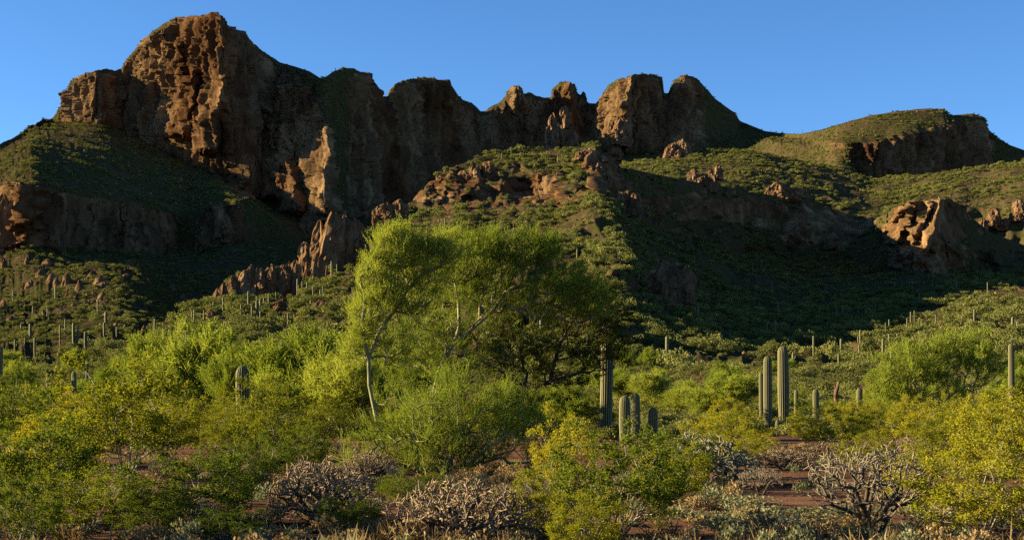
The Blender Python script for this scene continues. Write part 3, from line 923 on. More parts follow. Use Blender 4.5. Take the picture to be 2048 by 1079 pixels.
outcrop('small orange rocks on the grassy crown left of the knob', 690, [(1112,344,376,16),(1122,360,390,22),(1150,372,400,20),(1130,382,410,20)], 12)
outcrop('blocky ledge catching light above the shaded bowl', 600, [(1240,384,418,24),(1256,378,420,22),(1272,382,416,16),(1205,396,414,26),(1180,400,416,20)], 13)
outcrop('pale bulbous pinnacle standing before the shaded far ridge', 1500, [(1128,214,250,18),(1116,238,304,36),(1134,246,302,30),(1106,226,256,14),(1146,262,300,20)], 14)
outcrop('stepped pale pinnacle at the foot of the great tower', 1560, [(1242,232,280,28),(1228,262,300,18),(1234,282,312,16),(1222,240,262,10)], 15)
outcrop('dark humped rock with pale crown on the shelf rim', 1150, [(1350,282,318,26),(1364,279,318,28),(1338,294,314,14)], 16)
outcrop('golden horned rocks on the rim above the shaded bowl', 815, [(1388,336,362,20),(1406,344,366,16),(1420,338,374,18),(1437,324,352,13),(1398,352,366,18)], 17)
outcrop('cream coloured rock pile in the bright green shelf', 800, [(1556,360,392,30),(1576,372,398,32),(1596,372,390,20),(1540,374,388,16)], 18)
outcrop('ragged dark rock face jutting from the spur foot', 402, [(1278,545,580,24),(1298,536,600,28),(1322,530,606,34),(1348,526,604,36),(1372,530,596,30),(1256,572,600,22)], 19)
outcrop('ribbed orange buttress at the far end of the shaded bowl', 690, [(1775,428,486,28),(1796,414,505,30),(1822,408,515,34),(1850,404,520,36),(1880,400,524,44),(1912,404,522,46),(1936,430,520,34)], 20)
outcrop('bright orange rocks on the slope beyond the ribbed buttress', 780, [(1965,436,462,18),(1990,412,446,22),(2038,398,432,26),(2044,446,500,26),(2012,436,456,18)], 21)
outcrop('dark red rocks in the scrub low on the spur', 400, [(640,596,612,16),(420,616,640,18),(436,622,640,16),(560,600,616,20),(500,610,626,20)], 22)
outcrop('short pillar glowing in the shaded left gulch', 905, [(275,522,548,9),(262,518,540,10)], 23, extra=0)
outcrop('slim orange pillar standing out of the long dark cliff', 985, [(450,424,470,16),(438,412,460,14)], 24, extra=0)
outcrop('orange cliff corner catching sun at the end of the long dark cliff', 828, [(12,384,470,34),(34,378,450,34),(55,374,420,24),(4,410,500,30)], 25)

# loose boulders on the lower left slope
bl = [(129,508,14,20,'upright tongue-shaped boulder at the foot of the long dark cliff'),(98,528,24,15,'broad rounded boulder below the tongue-shaped one'),(53,528,9,17,'small upright stone beside a lone saguaro'),
 (82,553,18,16,'dark red boulder at the upper end of the boulder row'),(102,566,20,22,'split pale boulder in the boulder row'),(113,568,12,17,'narrow boulder leaning on the split pale boulder'),(58,570,15,15,'lone dark boulder left of the boulder row'),
 (136,568,20,22,'cracked pile boulder in the middle of the boulder row'),(158,582,18,26,'tall smooth boulder at the lower end of the boulder row'),(135,588,16,14,'dark rounded boulder under the cracked pile'),
 (162,540,14,10,'flat-topped boulder above the shaded boulders'),(183,552,19,16,'smooth egg-shaped boulder on the edge of the gulch shadow'),(195,562,22,18,'largest smooth boulder on the edge of the gulch shadow'),
 (206,570,20,12,'flat slab boulder sliding into the gulch'),(204,598,18,19,'dark square boulder in the gulch shadow'),(5,535,16,24,'tall orange boulder below the sunlit cliff corner'),
 (6,618,14,22,'orange boulder low on the left slope'),(22,644,20,16,'heap of red stones among shrubs low on the left slope'),(345,576,18,9,'flat pale slab at the bottom of the gulch'),(368,592,14,9,'wedge-shaped slab at the bottom of the gulch'),
 (172,528,9,10,'small dark boulder above the egg-shaped one'),(190,526,10,9,'pale block above the largest smooth boulder')]
for px in (205,214,222,231,241,250,284): bl.append((px, 658 + (px % 3), 10, 14, 'upright red stone in the short stone row above the saguaros'))
for i, (px, py, w, h, lab) in enumerate(bl):
    p = on_slope(px, py)
    if p is None: continue
    s = p[1] / F
    o = link('boulder', pillar_mesh('boulder', w * s * 1.15, w * s, h * s, 400 + i, 0.12 if w > 12 else 0.3, 20, 16, 0.22, 0.06), None, tuple(p - np.array([0, 0, 0.08 * h * s])), rng.uniform(0, 3))
    tag(o, lab, 'boulder', 'boulders on the lower left slope')
rs_ = np.random.default_rng(17)
bm_ = [pillar_mesh('stone', 1.0, 0.9, 0.75, 900 + k, 0.1, 12, 9, 0.35) for k in range(4)]
for i in range(70):
    if i < 46:
        u = rs_.random(); px = 150 + 110 * u + rs_.normal() * 14; py = 585 + 60 * u + rs_.normal() * 9
        lab = 'small brown rock in the rubble streak below the boulder row'
    else:
        px = rs_.uniform(160, 420); py = 262 + (px - 160) * 0.42 + abs(rs_.normal()) * 45 + 8
        lab = 'small pale rock on the slope under the great peak'
    p = on_slope(px, py)
    if p is None: continue
    s = p[1] / F * rs_.uniform(4, 9)
    o = link('loose_rock', bm_[i % 4], None, tuple(p - np.array([0, 0, 0.1 * s])), rs_.uniform(0, 6), s)
    tag(o, lab, 'rock', 'loose rocks on the mountain slopes')

# ------------------------------------------------------------------ saguaros
def saguaro_thing(label, px, top, base, wpx, Y, arms=(), seed=0, group=None):
    x = (px - 1024) / F * Y
    zg = float(ground_z(x, Y))
    ztop = EYE + (HZ - top) / F * Y
    h = ztop - zg
    rad = wpx * 0.5 * Y / F
    V, Q, a = saguaro_geo(h, rad, 16 if wpx > 10 else 12, 30, seed)
    lean = np.random.default_rng(seed).normal(size=2) * 0.012
    V[:, 0] += V[:, 2] * lean[0]; V[:, 1] += V[:, 2] * lean[1]
    me = mesh_np('stem', V, Q, M_sag, True, {'rib': a})
    if not arms:
        o = link('saguaro', me, None, (x, Y, zg - 0.05))
    else:
        o = empty('saguaro', (x, Y, zg - 0.05))
        link('stem', me, o)
        for (z0, hh, rr2, reach, ang) in arms:
            V, Q, a = arm_geo(hh, rr2, reach, ang, z0, 10, 20, seed)
            link('arm', mesh_np('arm', V, Q, M_sag, True, {'rib': a}), o)
    tag(o, label, 'cactus', group or 'saguaros on the flat')
    return o

NS = [
 ('tallest ribbed saguaro of the pair rising behind the yellow-green bushes', 1568, 689, 0, 23, 66),
 ('thick saguaro just shorter than its tallest neighbour', 1536, 709, 0, 18, 62),
 ('thin pale saguaro with a rough base pressed against a thicker saguaro', 1523, 742, 0, 9, 68),
 ('slim single saguaro in the gap beside the tallest saguaro', 1592, 776, 0, 8, 80),
 ('medium saguaro standing alone before a pale scree patch', 1632, 775, 0, 13, 72),
 ('medium saguaro at the edge of the right-hand palo verde', 1720, 773, 0, 12, 74),
 ('short thin saguaro at the feet of the tallest saguaro', 1555, 836, 0, 9, 58),
 ('slender saguaro above the bright round palo verde bush', 1467, 724, 0, 8, 120),
 ('thick grey-ribbed saguaro half hidden under the dark tree', 1211, 640, 0, 26, 58),
 ('fat rounded saguaro, one of a leaning pair beside the dark tree', 1249, 787, 0, 22, 50),
 ('narrower saguaro of the pair beside the dark tree', 1271, 782, 0, 19, 53),
 ('short barrel-shaped saguaro peeping over creosote', 1306, 811, 0, 20, 50),
 ('stout saguaro with white spiny crown among palo verdes', 487, 728, 0, 28, 56),
 ('pale saguaro crown poking out of a palo verde thicket', 566, 682, 0, 16, 72),
 ('saguaro beside the dark bush on the left edge of the thicket', 97, 745, 0, 9, 95),
 ('saguaro with flat crown standing in low green shrubs', 149, 741, 0, 10, 95),
 ('thin dark saguaro above the low green shrubs', 174, 716, 0, 6, 130),
 ('stubby dark saguaro in front of the dark bush', 85, 794, 0, 12, 70),
 ('tall pale saguaro rising by the right-hand creosote', 2024, 684, 0, 12, 78),
 ('thin short saguaro beside the tall pale one', 2011, 748, 0, 6, 100),
 ('dark saguaro trunk cut by the left picture edge', 0, 690, 0, 10, 110),
 ('small saguaro with white cap inside the right palo verde', 1747, 788, 0, 8, 95),
 ('small saguaro behind the dead brown cactus', 1688, 795, 0, 5, 110),
 ('tiny saguaro in front of the dead brown cactus', 1669, 806, 0, 5, 105),
 ('thin saguaro in scrub between two larger saguaros', 1652, 794, 0, 5, 110),
]
for i, (lab, px, top, base, w, Y) in enumerate(NS):
    saguaro_thing(lab, px, top, base, w, Y, (), 60 + i)
saguaro_thing('saguaro with one dark stubby arm behind the round palo verde bushes', 1325, 738, 0, 9, 115, ((1.2, 1.3, 0.13, 0.42, -0.25),), 97)

# the dead one
x = (1675 - 1024) / F * 90; zg = float(ground_z(x, 90))
o = empty('dead_saguaro', (x, 90, zg))
V, Q, a = saguaro_geo(2.5, 0.12, 10, 26, 5)
V[:, 0] += 0.09 * np.sin(V[:, 2] * 3.1); V[:, :2] *= (1 + 0.35 * fbm(V[:, 0] * 6, V[:, 1] * 6, V[:, 2] * 2.2, 9, 3))[:, None]
link('stem', mesh_np('stem', V, Q, B_deadsag), o)
V, Q, a = arm_geo(0.55, 0.07, 0.16, 2.6, 1.7, 8, 14, 3)
link('arm', mesh_np('arm', V, Q, B_deadsag), o)
tag(o, 'dead rust-brown saguaro skeleton among green cacti', 'cactus')

# many saguaros on the slopes: 5 shapes, copies share their mesh
def far_saguaro(seed, arms):
    V, Q, a = saguaro_geo(1.0, 0.045 + 0.008 * (seed % 3), 10, 14, seed, None, 2)
    P = [(V, Q)]; A = [a]
    for (z0, hh, reach, ang) in arms:
        v, q, aa = arm_geo(hh, 0.034, reach, ang, z0, 6, 12, seed); P.append((v, q)); A.append(aa)
    V, Q = join(P)
    return mesh_np('saguaro', V, Q, M_sag, True, {'rib': np.concatenate(A)})
far_plain = [far_saguaro(k, ()) for k in range(3)]
far_armed = [far_saguaro(11, ((0.42, 0.34, 0.12, 0.2),)), far_saguaro(12, ((0.40, 0.36, 0.12, 0.1), (0.5, 0.26, 0.11, 3.0))), far_saguaro(13, ((0.5, 0.3, 0.11, 2.9), (0.42, 0.25, 0.12, 0.4), (0.55, 0.2, 0.1, 1.5)))]
fs = []
r = np.random.default_rng(23)
def sprinkle(n, fn, lab):
    for _ in range(n):
        px, py = fn()
        fs.append((px, py, lab))
def spur():
    u = r.random(); px = 300 + 440 * u; lo = np.interp(px, [300, 420, 590, 740], [660, 620, 580, 470]); return px, lo + abs(r.normal()) * 34 + 4
sprinkle(72, spur, 'saguaro in the dense cactus stand on the spur of the near hill')
sprinkle(40, lambda: (r.uniform(760, 1340), r.uniform(400, 690)), 'saguaro on the sunlit face of the near hill')
def bowl():
    px = r.uniform(1340, 2048); return px, np.interp(px, [1340, 1700, 2048], [545, 560, 590]) + r.normal() * 45 + 20
sprinkle(34, bowl, 'saguaro on the slope of the dark bowl')
sprinkle(54, lambda: (r.uniform(1330, 2048), r.uniform(632, 728)), 'saguaro on the sunlit apron below the dark bowl')
sprinkle(26, lambda: (r.uniform(0, 330), r.uniform(600, 715)), 'saguaro on the scrubby slope below the boulder row')
sprinkle(12, lambda: (r.uniform(1260, 2048), r.uniform(330, 430)), 'saguaro on the bright shelf behind the near hill')
sprinkle(8, lambda: (r.uniform(960, 1140), r.uniform(300, 340)), 'saguaro on the grassy crown of the near hill')
for i in range(24):
    px = r.uniform(1484, 1760); fs.append((px, float(np.interp(px, [c[0] for c in A_crest_xy], [c[1] for c in A_crest_xy])) + 3, 'tiny saguaro in silhouette along the saddle skyline'))
for px in (652, 662, 670, 680, 725, 20, 68, 1010, 1270, 1180):
    fs.append((px, float(np.interp(px, [c[0] for c in A_crest_xy], [c[1] for c in A_crest_xy])) + 3, 'tiny saguaro in silhouette on a rocky skyline'))
for i, (px, py, lab) in enumerate(fs[:274]):
    p = on_slope(px, py)
    if p is None: continue
    arm = r.random() < 0.12
    me = far_armed[i % 3] if arm else far_plain[i % 3]
    h = (2.0 + 4.8 * r.random() ** 1.2) * (0.85 if p[1] > 1200 else 0.8 if p[1] < 420 else 1.05)
    wd = 1.0 if arm else r.uniform(0.75, 1.25)
    o = link('saguaro', me, None, (p[0], p[1], p[2] - 0.25), r.uniform(0, 6.28), (h * wd * (5 / h) ** 0.6, h * wd * (5 / h) ** 0.6, h))
    size = 'tall ' if h > 5 else 'short ' if h < 3.2 else 'middle-sized '
    look = ('one-armed ' if i % 3 == 0 else 'two-armed ' if i % 3 == 1 else 'many-armed ') if arm else 'slim ' if wd < 0.9 else 'stout ' if wd > 1.12 else 'plain '
    tag(o, (size + look + lab) if not lab.startswith('tiny') else lab.replace('tiny ', 'tiny ' + look), 'cactus', 'saguaros on the slopes')

# ------------------------------------------------------------------ shrubs of the slopes
def shrub_mesh(seed, n=150, leaf=0.20, upright=0.0, mat=None, shell=True):
    """a shrub about 1 m across and 0.75 m high, built of small leaf sprays"""
    r = np.random.default_rng(seed)
    blobs = [((r.normal() * 0.22, r.normal() * 0.22, r.uniform(0.22, 0.42)), r.uniform(0.2, 0.34)) for _ in range(7)]
    P, N = [], []
    for c, q in blobs:
        d = unit(r.normal(size=(n // 7, 3)))
        d[:, 2] = np.abs(d[:, 2]) * 1.1 - 0.25; d = unit(d)
        P.append(np.array(c) + d * q * r.uniform(0.75, 1.08, (len(d), 1))); N.append(d)
    P, N = np.concatenate(P), np.concatenate(N)
    P[:, 2] = np.maximum(P[:, 2], 0.02)
    D = unit(N * 0.5 + np.array([0, 0, 0.5 + upright]) + r.normal(size=P.shape) * 0.55)
    V, Q = blades(P - D * leaf * 0.4, D, leaf * r.uniform(0.6, 1.4, len(P)), leaf * 0.66, r, N if shell else None)
    return mesh_np('shrub', V, Q, mat or L_hill, smooth=False)
fine_shrubs = [shrub_mesh(230 + k, 900, 0.072, 0.4 * (k % 2)) for k in range(5)]
hill_shrubs = [shrub_mesh(200 + k, 420, 0.115, 0.4 * (k % 2)) for k in range(5)]

def where(v, table):
    return next(t for lim, t in table if v < lim)
pool = []
r = np.random.default_rng(41)
def scatter(name, n, dmin, dmax, rock_max, seedn, kdens=0.0):
    S = SHEETS[name]
    V = S['V']; c = S['crest']
    nr, nc = V.shape[:2]
    e1 = V[1:, :-1] - V[:-1, :-1]; e2 = V[:-1, 1:] - V[:-1, :-1]
    area = np.linalg.norm(np.cross(e1, e2), axis=-1)
    px = S['px'][:-1, :-1]; py = S['py'][:-1, :-1]
    w = area * (px > -160) * (px < 2200) * (py < 770)
    w[:max(0, c - 2)] = 0
    rk = S['rock'][:-1, :-1]
    w = w * (1 - sstep(rock_max - 0.25, rock_max, rk)) + area * 0.04 * (w > 0)
    dens = fbm(V[:-1, :-1, 0] / 30, V[:-1, :-1, 1] / 30, 0, seedn, 3)
    w = w * np.clip(0.7 + 1.3 * dens, 0.06, 2.5)
    w = w / np.maximum(1, V[:-1, :-1, 1] / 500) ** kdens
    # only where the slope can be seen
    ix = np.clip(((px + 100) / 2).astype(int), 0, ZB_W - 1); iy = np.clip((py / 2).astype(int), 0, ZB_H - 1)
    w = w * (V[:-1, :-1, 1] < zbuf[iy, ix] + 25)
    w = w.ravel() / w.sum()
    k = r.choice(len(w), n, p=w)
    i, j = np.divmod(k, nc - 1)
    a, b = r.random((n, 1)), r.random((n, 1))
    P = V[i, j] + e1[i, j] * a + e2[i, j] * b
    sz = r.uniform(0, 1, n) ** 2.3 * (dmax - dmin) + dmin
    return np.concatenate([P, sz[:, None], rk[i, j][:, None]], 1)
pool = np.concatenate([scatter('hill', 14000, 0.6, 4.2, 0.52, 301), scatter('shelf_hill', 6500, 0.8, 4.4, 0.9, 302), scatter('mountain', 17000, 0.9, 3.4, 0.7, 303, 0.25)])
px = 1024 + pool[:, 0] / pool[:, 1] * F; py = HZ - (pool[:, 2] - EYE) / pool[:, 1] * F
size_px = pool[:, 3] / pool[:, 1] * F * (px > 0) * (px < 2048)
order = np.argsort(-size_px)
singles, rest = order[:300], order[300:]
for i in singles:
    x, y, z, s, _ = pool[i]
    zf = r.uniform(0.75, 1.45)
    lab = ('wide' if s > 3.7 else 'middling' if s > 3.1 else 'small') + (' upright' if zf > 1.2 else ' rounded' if zf > 0.95 else ' spreading') + ' grey-green shrub ' + \
        where(px[i], [(250, 'below the boulder row'), (500, 'at the foot of the cactus spur'), (720, 'under the serrated rock fins'), (1000, 'on the slope behind the big palo verde'), (1300, 'below the ragged rock face of the spur'),
                      (1560, 'at the mouth of the dark bowl'), (1800, 'on the slope behind the tall saguaro pair'), (9999, 'below the ribbed orange buttress')])
    o = link('hillside_shrub', fine_shrubs[int(i) % 5], None, (x, y, z - 0.05), r.uniform(0, 6.28), (s, s, s * zf))
    tag(o, lab, 'shrub', 'shrubs at the foot of the near hill')

def point_stuff(name, pts, size, meshes, label, cat, zs=(0.8, 1.3), tilt=0.0):
    """very many small plants or stones as one object: points carrying copies of a few small meshes"""
    n = len(pts)
    me = bpy.data.meshes.new(name)
    me.vertices.add(n); me.vertices.foreach_set('co', np.asarray(pts, np.float32).ravel())
    sc = np.stack([size, size, size * r.uniform(zs[0], zs[1], n)], -1).astype(np.float32)
    a = me.attributes.new('size', 'FLOAT_VECTOR', 'POINT'); a.data.foreach_set('vector', sc.ravel())
    rot = np.stack([r.normal(size=n) * tilt, r.normal(size=n) * tilt, r.uniform(0, 6.28, n)], -1).astype(np.float32)
    a = me.attributes.new('turn', 'FLOAT_VECTOR', 'POINT'); a.data.foreach_set('vector', rot.ravel())
    a = me.attributes.new('pick', 'INT', 'POINT'); a.data.foreach_set('value', r.integers(0, len(meshes), n).astype(np.int32))
    o = link(name, me)
    lib = bpy.data.collections.new(name + ' sources')          # not linked to the scene: only the copies exist in it
    for k, q in enumerate(meshes):
        lib.objects.link(bpy.data.objects.new(f'{name} source {k}', q))
    ng = bpy.data.node_groups.new(name, 'GeometryNodeTree')
    ng.interface.new_socket('Geometry', in_out='INPUT', socket_type='NodeSocketGeometry')
    ng.interface.new_socket('Geometry', in_out='OUTPUT', socket_type='NodeSocketGeometry')
    N = ng.nodes.new
    gi_, go_ = N('NodeGroupInput'), N('NodeGroupOutput')
    ci = N('GeometryNodeCollectionInfo'); ci.inputs['Collection'].default_value = lib; ci.inputs['Separate Children'].default_value = True
    ip = N('GeometryNodeInstanceOnPoints'); ip.inputs['Pick Instance'].default_value = True
    def att(nm, t):
        q = N('GeometryNodeInputNamedAttribute'); q.data_type = t; q.inputs['Name'].default_value = nm
        return next(s for s in q.outputs if s.enabled and s.name == 'Attribute')
    e2r = N('FunctionNodeEulerToRotation')
    L = ng.links.new
    L(gi_.outputs[0], ip.inputs['Points']); L(ci.outputs[0], ip.inputs['Instance'])
    L(att('pick', 'INT'), ip.inputs['Instance Index']); L(att('size', 'FLOAT_VECTOR'), ip.inputs['Scale'])
    L(att('turn', 'FLOAT_VECTOR'), e2r.inputs[0]); L(e2r.outputs[0], ip.inputs['Rotation'])
    L(ip.outputs[0], go_.inputs[0])
    md = o.modifiers.new('spread', 'NODES'); md.node_group = ng
    tag(o, label, cat, None, 'stuff')
    return o
point_stuff('hillside_scrub', pool[rest, :3] - np.array([0, 0, 0.05]), pool[rest, 3], hill_shrubs, 'olive green desert scrub covering the hills and mountain slopes', 'scrub', (0.7, 1.15))
# rubble between the shrubs
rb = np.concatenate([scatter('hill', 5000, 0.3, 1.3, 1.3, 311), scatter('mountain', 5000, 0.6, 2.4, 1.3, 313), scatter('shelf_hill', 1500, 0.5, 1.5, 1.3, 312)])
point_stuff('hillside_rubble', rb[:, :3] - np.array([0, 0, 0.1]), rb[:, 3], bm_, 'brown rubble strewn between shrubs on the slopes', 'rubble', (0.6, 1.1), 0.3)

# ------------------------------------------------------------------ plants of the flat
def gpos(px, Y):
    x = (px - 1024) / F * Y
    return x, Y, float(ground_z(x, Y))
def row_of(px, Y):
    x, y, z = gpos(px, Y)
    return HZ - (z - EYE) / Y * F

def put(name, meshes, names, px, Y, top, wpx, h0, w0, label, cat, group, rz=None, r=rng):
    """meshes: parts of a plant h0 high and w0 wide; scaled to reach picture row `top` and width wpx at depth Y"""
    x, y, z = gpos(px, Y)
    h = EYE + (HZ - top) / F * Y - z
    sw = wpx * Y / F / w0
    o = empty(name, (x, y, z - 0.02), r.uniform(0, 6.28) if rz is None else rz, (sw, sw, h / h0))
    for me, nm in zip(meshes, names): link(nm, me, o)
    tag(o, label, cat, group)
    return o

# --- the big palo verde with its pale trunks, at 45 m; local units metres, x right, y away
def tree_at(name, px, Y, label, trunks, blobs, n_tips, seed, **k):
    x, y, z = gpos(px, Y)
    S = Y / F
    def loc(p, dy=0.0): return ((p[0] - px) * S, dy, EYE + (HZ - p[1]) * S - z)
    tr = [[loc(p[:2], p[2]) for p in t] for t in trunks]
    bb = [(loc(b[0], b[3]), (b[1] * S, b[4], b[2] * S), b[5]) for b in blobs]
    tm, cm = palo_verde(seed, tr, bb, n_tips, **k)
    o = empty(name, (x, y, z))
    link('trunk', tm, o); link('crown', cm, o)
    tag(o, label, 'tree', 'trees on the flat')
    return o
tree_at('palo_verde', 765, 44, 'large palo verde with one pale crooked trunk and feathery yellow-green crown',
  [[(770,900,0),(764,880,0),(752,835,0),(738,770,0.1),(736,716,0.2),(757,660,0.3),(790,615,0.4),(815,570,0.5)],
   [(736,716,0.2),(728,680,0.0),(727,640,-0.2),(735,590,-0.3)],[(764,880,0),(735,850,0.1),(720,815,0.2)]],
  [((795,500),44,42,0.2,0.9,1.5),((755,555),38,42,-0.2,0.8,1.2),((850,530),55,50,0.6,1.0,1.4),((820,600),60,42,0.4,0.9,0.9),((728,630),32,55,0.1,0.7,0.8),((890,500),40,34,0.8,0.9,0.7),((770,610),30,35,-0.3,0.6,0.5),((712,690),26,40,0.3,0.6,0.5),((790,700),40,40,0.5,0.6,0.4)],
  560, 71, twigs=10, rmax=0.060)
tree_at('palo_verde', 862, 47, 'palo verde with slanting pale trunk forking low, spreading crown beside the crooked one',
  [[(850,905,0),(858,850,0),(868,780,0.1),(880,730,0.2),(908,685,0.3),(918,650,0.4),(916,600,0.4),(908,560,0.5)],
   [(908,685,0.3),(945,655,0.5),(985,620,0.6),(1010,580,0.7)]],
  [((930,535),68,55,0.4,1.0,1.8),((965,500),50,40,0.6,0.9,1.1),((1045,512),60,48,0.8,1.0,1.6),((1092,505),36,36,0.9,0.9,0.8),((990,585),85,58,0.6,1.0,1.4),((905,615),60,50,0.2,0.9,0.7),((1130,570),56,48,1.0,1.0,1.3),((1180,610),50,42,1.0,0.9,1.0),((1085,600),66,46,0.4,0.9,1.1),((830,690),70,55,0.5,0.8,0.9),((905,730),60,60,0.4,0.8,0.8),((800,780),60,60,0.5,0.8,0.7)],
  760, 72, twigs=10, rmax=0.058)
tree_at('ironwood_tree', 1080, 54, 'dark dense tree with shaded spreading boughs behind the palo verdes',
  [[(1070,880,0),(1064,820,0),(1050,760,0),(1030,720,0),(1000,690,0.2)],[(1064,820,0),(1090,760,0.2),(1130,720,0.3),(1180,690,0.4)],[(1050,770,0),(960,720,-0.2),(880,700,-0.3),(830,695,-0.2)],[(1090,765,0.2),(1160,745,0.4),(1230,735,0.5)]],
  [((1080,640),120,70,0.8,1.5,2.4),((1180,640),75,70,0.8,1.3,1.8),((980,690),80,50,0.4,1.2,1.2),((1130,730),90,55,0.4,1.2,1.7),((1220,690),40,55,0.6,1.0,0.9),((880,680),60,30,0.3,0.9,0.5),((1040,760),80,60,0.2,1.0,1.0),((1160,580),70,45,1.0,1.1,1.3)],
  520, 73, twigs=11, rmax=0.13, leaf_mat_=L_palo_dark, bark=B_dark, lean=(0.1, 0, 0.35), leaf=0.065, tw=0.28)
tree_at('palo_verde', 860, 31, 'low palo verde thicket of long green wands in front of the pale trunks',
  [[(850,1010,0),(840,950,0),(830,880,0),(825,820,0)],[(855,1010,0),(890,940,0.1),(930,870,0.2),(960,820,0.2)],[(850,1010,0),(790,950,0),(745,900,0),(720,860,0)]],
  [((850,870),60,80,0,0.7,1.6),((910,840),60,100,0.2,0.7,1.8),((990,850),80,85,0.2,0.7,1.8),((725,920),55,75,0.3,0.4,0.9),((790,890),50,70,0.4,0.5,0.9),((900,930),120,40,0,0.6,1.5),((700,970),40,45,-0.2,0.4,0.5),((1050,880),50,60,0.2,0.5,0.8)],
  430, 74, twigs=10, rmax=0.045, lean=(0.05, 0, 0.6), leaf=0.034, tw=0.28)
tree_at('palo_verde', 1880, 80, 'right-hand palo verde with dark arching trunk and bright lit crown',
  [[(1872,860,0),(1880,820,0),(1900,790,0),(1930,775,0.2),(1960,760,0.3)],[(1866,860,0),(1850,810,0),(1830,770,0),(1815,740,0)],[(1880,820,0),(1875,770,0.2),(1880,730,0.2)]],
  [((1800,740),55,45,0,1.3,1.7),((1870,730),55,40,0.3,1.3,1.5),((1845,780),85,40,0,1.4,1.6),((1950,710),45,40,0.5,1.3,1.4),((1975,745),40,35,0.5,1.2,0.8),((1770,800),40,40,0,1.0,0.8),((1900,700),30,25,0.3,0.9,0.5)],
  330, 75, twigs=12, rmax=0.13, leaf=0.08, tw=0.5)

# --- generic palo verdes, about 4 m high and 4 m wide
def generic_palo(seed):
    r = np.random.default_rng(seed)
    tr, bl = [], []
    for i in range(4):
        a = r.uniform(0, 6.28); b = np.array([math.cos(a), math.sin(a), 0])
        tr.append([b * 0.06, b * 0.25 + np.array([0, 0, 0.5]), b * 0.6 + np.array([0, 0, 1.2]), b * r.uniform(0.7, 1.1) + np.array([0, 0, 2.0])])
    for i in range(8):
        a = i / 8 * 6.28 + r.normal() * 0.3; q = r.uniform(0.5, 1.3)
        bl.append(((math.cos(a) * q, math.sin(a) * q, r.uniform(1.2, 2.9)), (0.8, 0.8, r.uniform(0.6, 1.0)), 1.0))
    bl.append(((0, 0, 3.0), (0.8, 0.8, 0.9), 1.2))
    return palo_verde(seed, tr, bl, 300, twigs=11, rmax=0.09, leaf=0.08, tw=0.46)
PALO = [generic_palo(500 + k) for k in range(3)]
PL = [
 (610,62,666,230,'bright palo verde between the stout saguaro and the big palo verde'),(692,55,700,190,'palo verde bush tucked behind the crooked trunk'),(390,70,656,240,'broad palo verde at the foot of the cactus spur'),
 (310,78,676,150,'palo verde on the left flank of the broad one'),(470,66,706,130,'small palo verde next to the stout saguaro'),(230,84,740,150,'low palo verde above the yellow creosotes'),
 (1448,84,752,165,'round bright palo verde bush between the saguaro groups'),(1378,90,768,120,'smaller palo verde left of the round bright one'),(1308,98,744,120,'pale palo verde behind the saguaro pair'),
 (1235,110,742,110,'hazy palo verde beyond the thick grey-ribbed saguaro'),(1770,88,772,110,'young palo verde in front of the right-hand tree'),(1995,92,770,100,'palo verde beside the tall pale saguaro'),
 (2044,86,742,110,'palo verde at the right picture edge'),(1560,105,790,110,'low palo verde between thin saguaros'),(1690,92,818,130,'low bright palo verde hiding the dead cactus foot'),(160,96,765,130,'low palo verde by the flat-crowned saguaro'),
 (540,58,760,160,'palo verde thicket under the stout saguaro'),(1010,58,765,150,'palo verde bush filling the gap beneath the dark tree'),(1130,70,770,130,'palo verde bush under the dark tree boughs')]
for i, (px, Y, top, w, lab) in enumerate(PL):
    put('palo_verde', PALO[i % 3], ('trunk', 'crown'), px, Y, top, w, 3.9, 3.9, lab, 'tree', 'trees on the flat')
r = np.random.default_rng(61)
for i in range(46):
    px = r.uniform(-20, 2070); Y = r.uniform(115, 235)
    b = row_of(px, Y); hh = r.uniform(2.0, 3.6)
    lab = ('low' if hh < 2.5 else 'bushy' if hh < 3.1 else 'tallish') + ' small palo verde in the far scrub belt ' + where(px, [(260, 'below the boulder row'), (520, 'below the cactus spur'), (740, 'beyond the stout saguaro'), (1200, 'beyond the big palo verde'),
        (1420, 'beyond the saguaro pair'), (1640, 'beyond the tallest saguaro'), (1800, 'beyond the dead brown cactus'), (9999, 'beyond the right-hand palo verde')])
    put('palo_verde', PALO[i % 3], ('trunk', 'crown'), px, Y, b - hh / Y * F, hh * r.uniform(1.0, 1.4) / Y * F, 3.9, 3.9, lab, 'tree', 'small palo verdes in the far scrub belt')

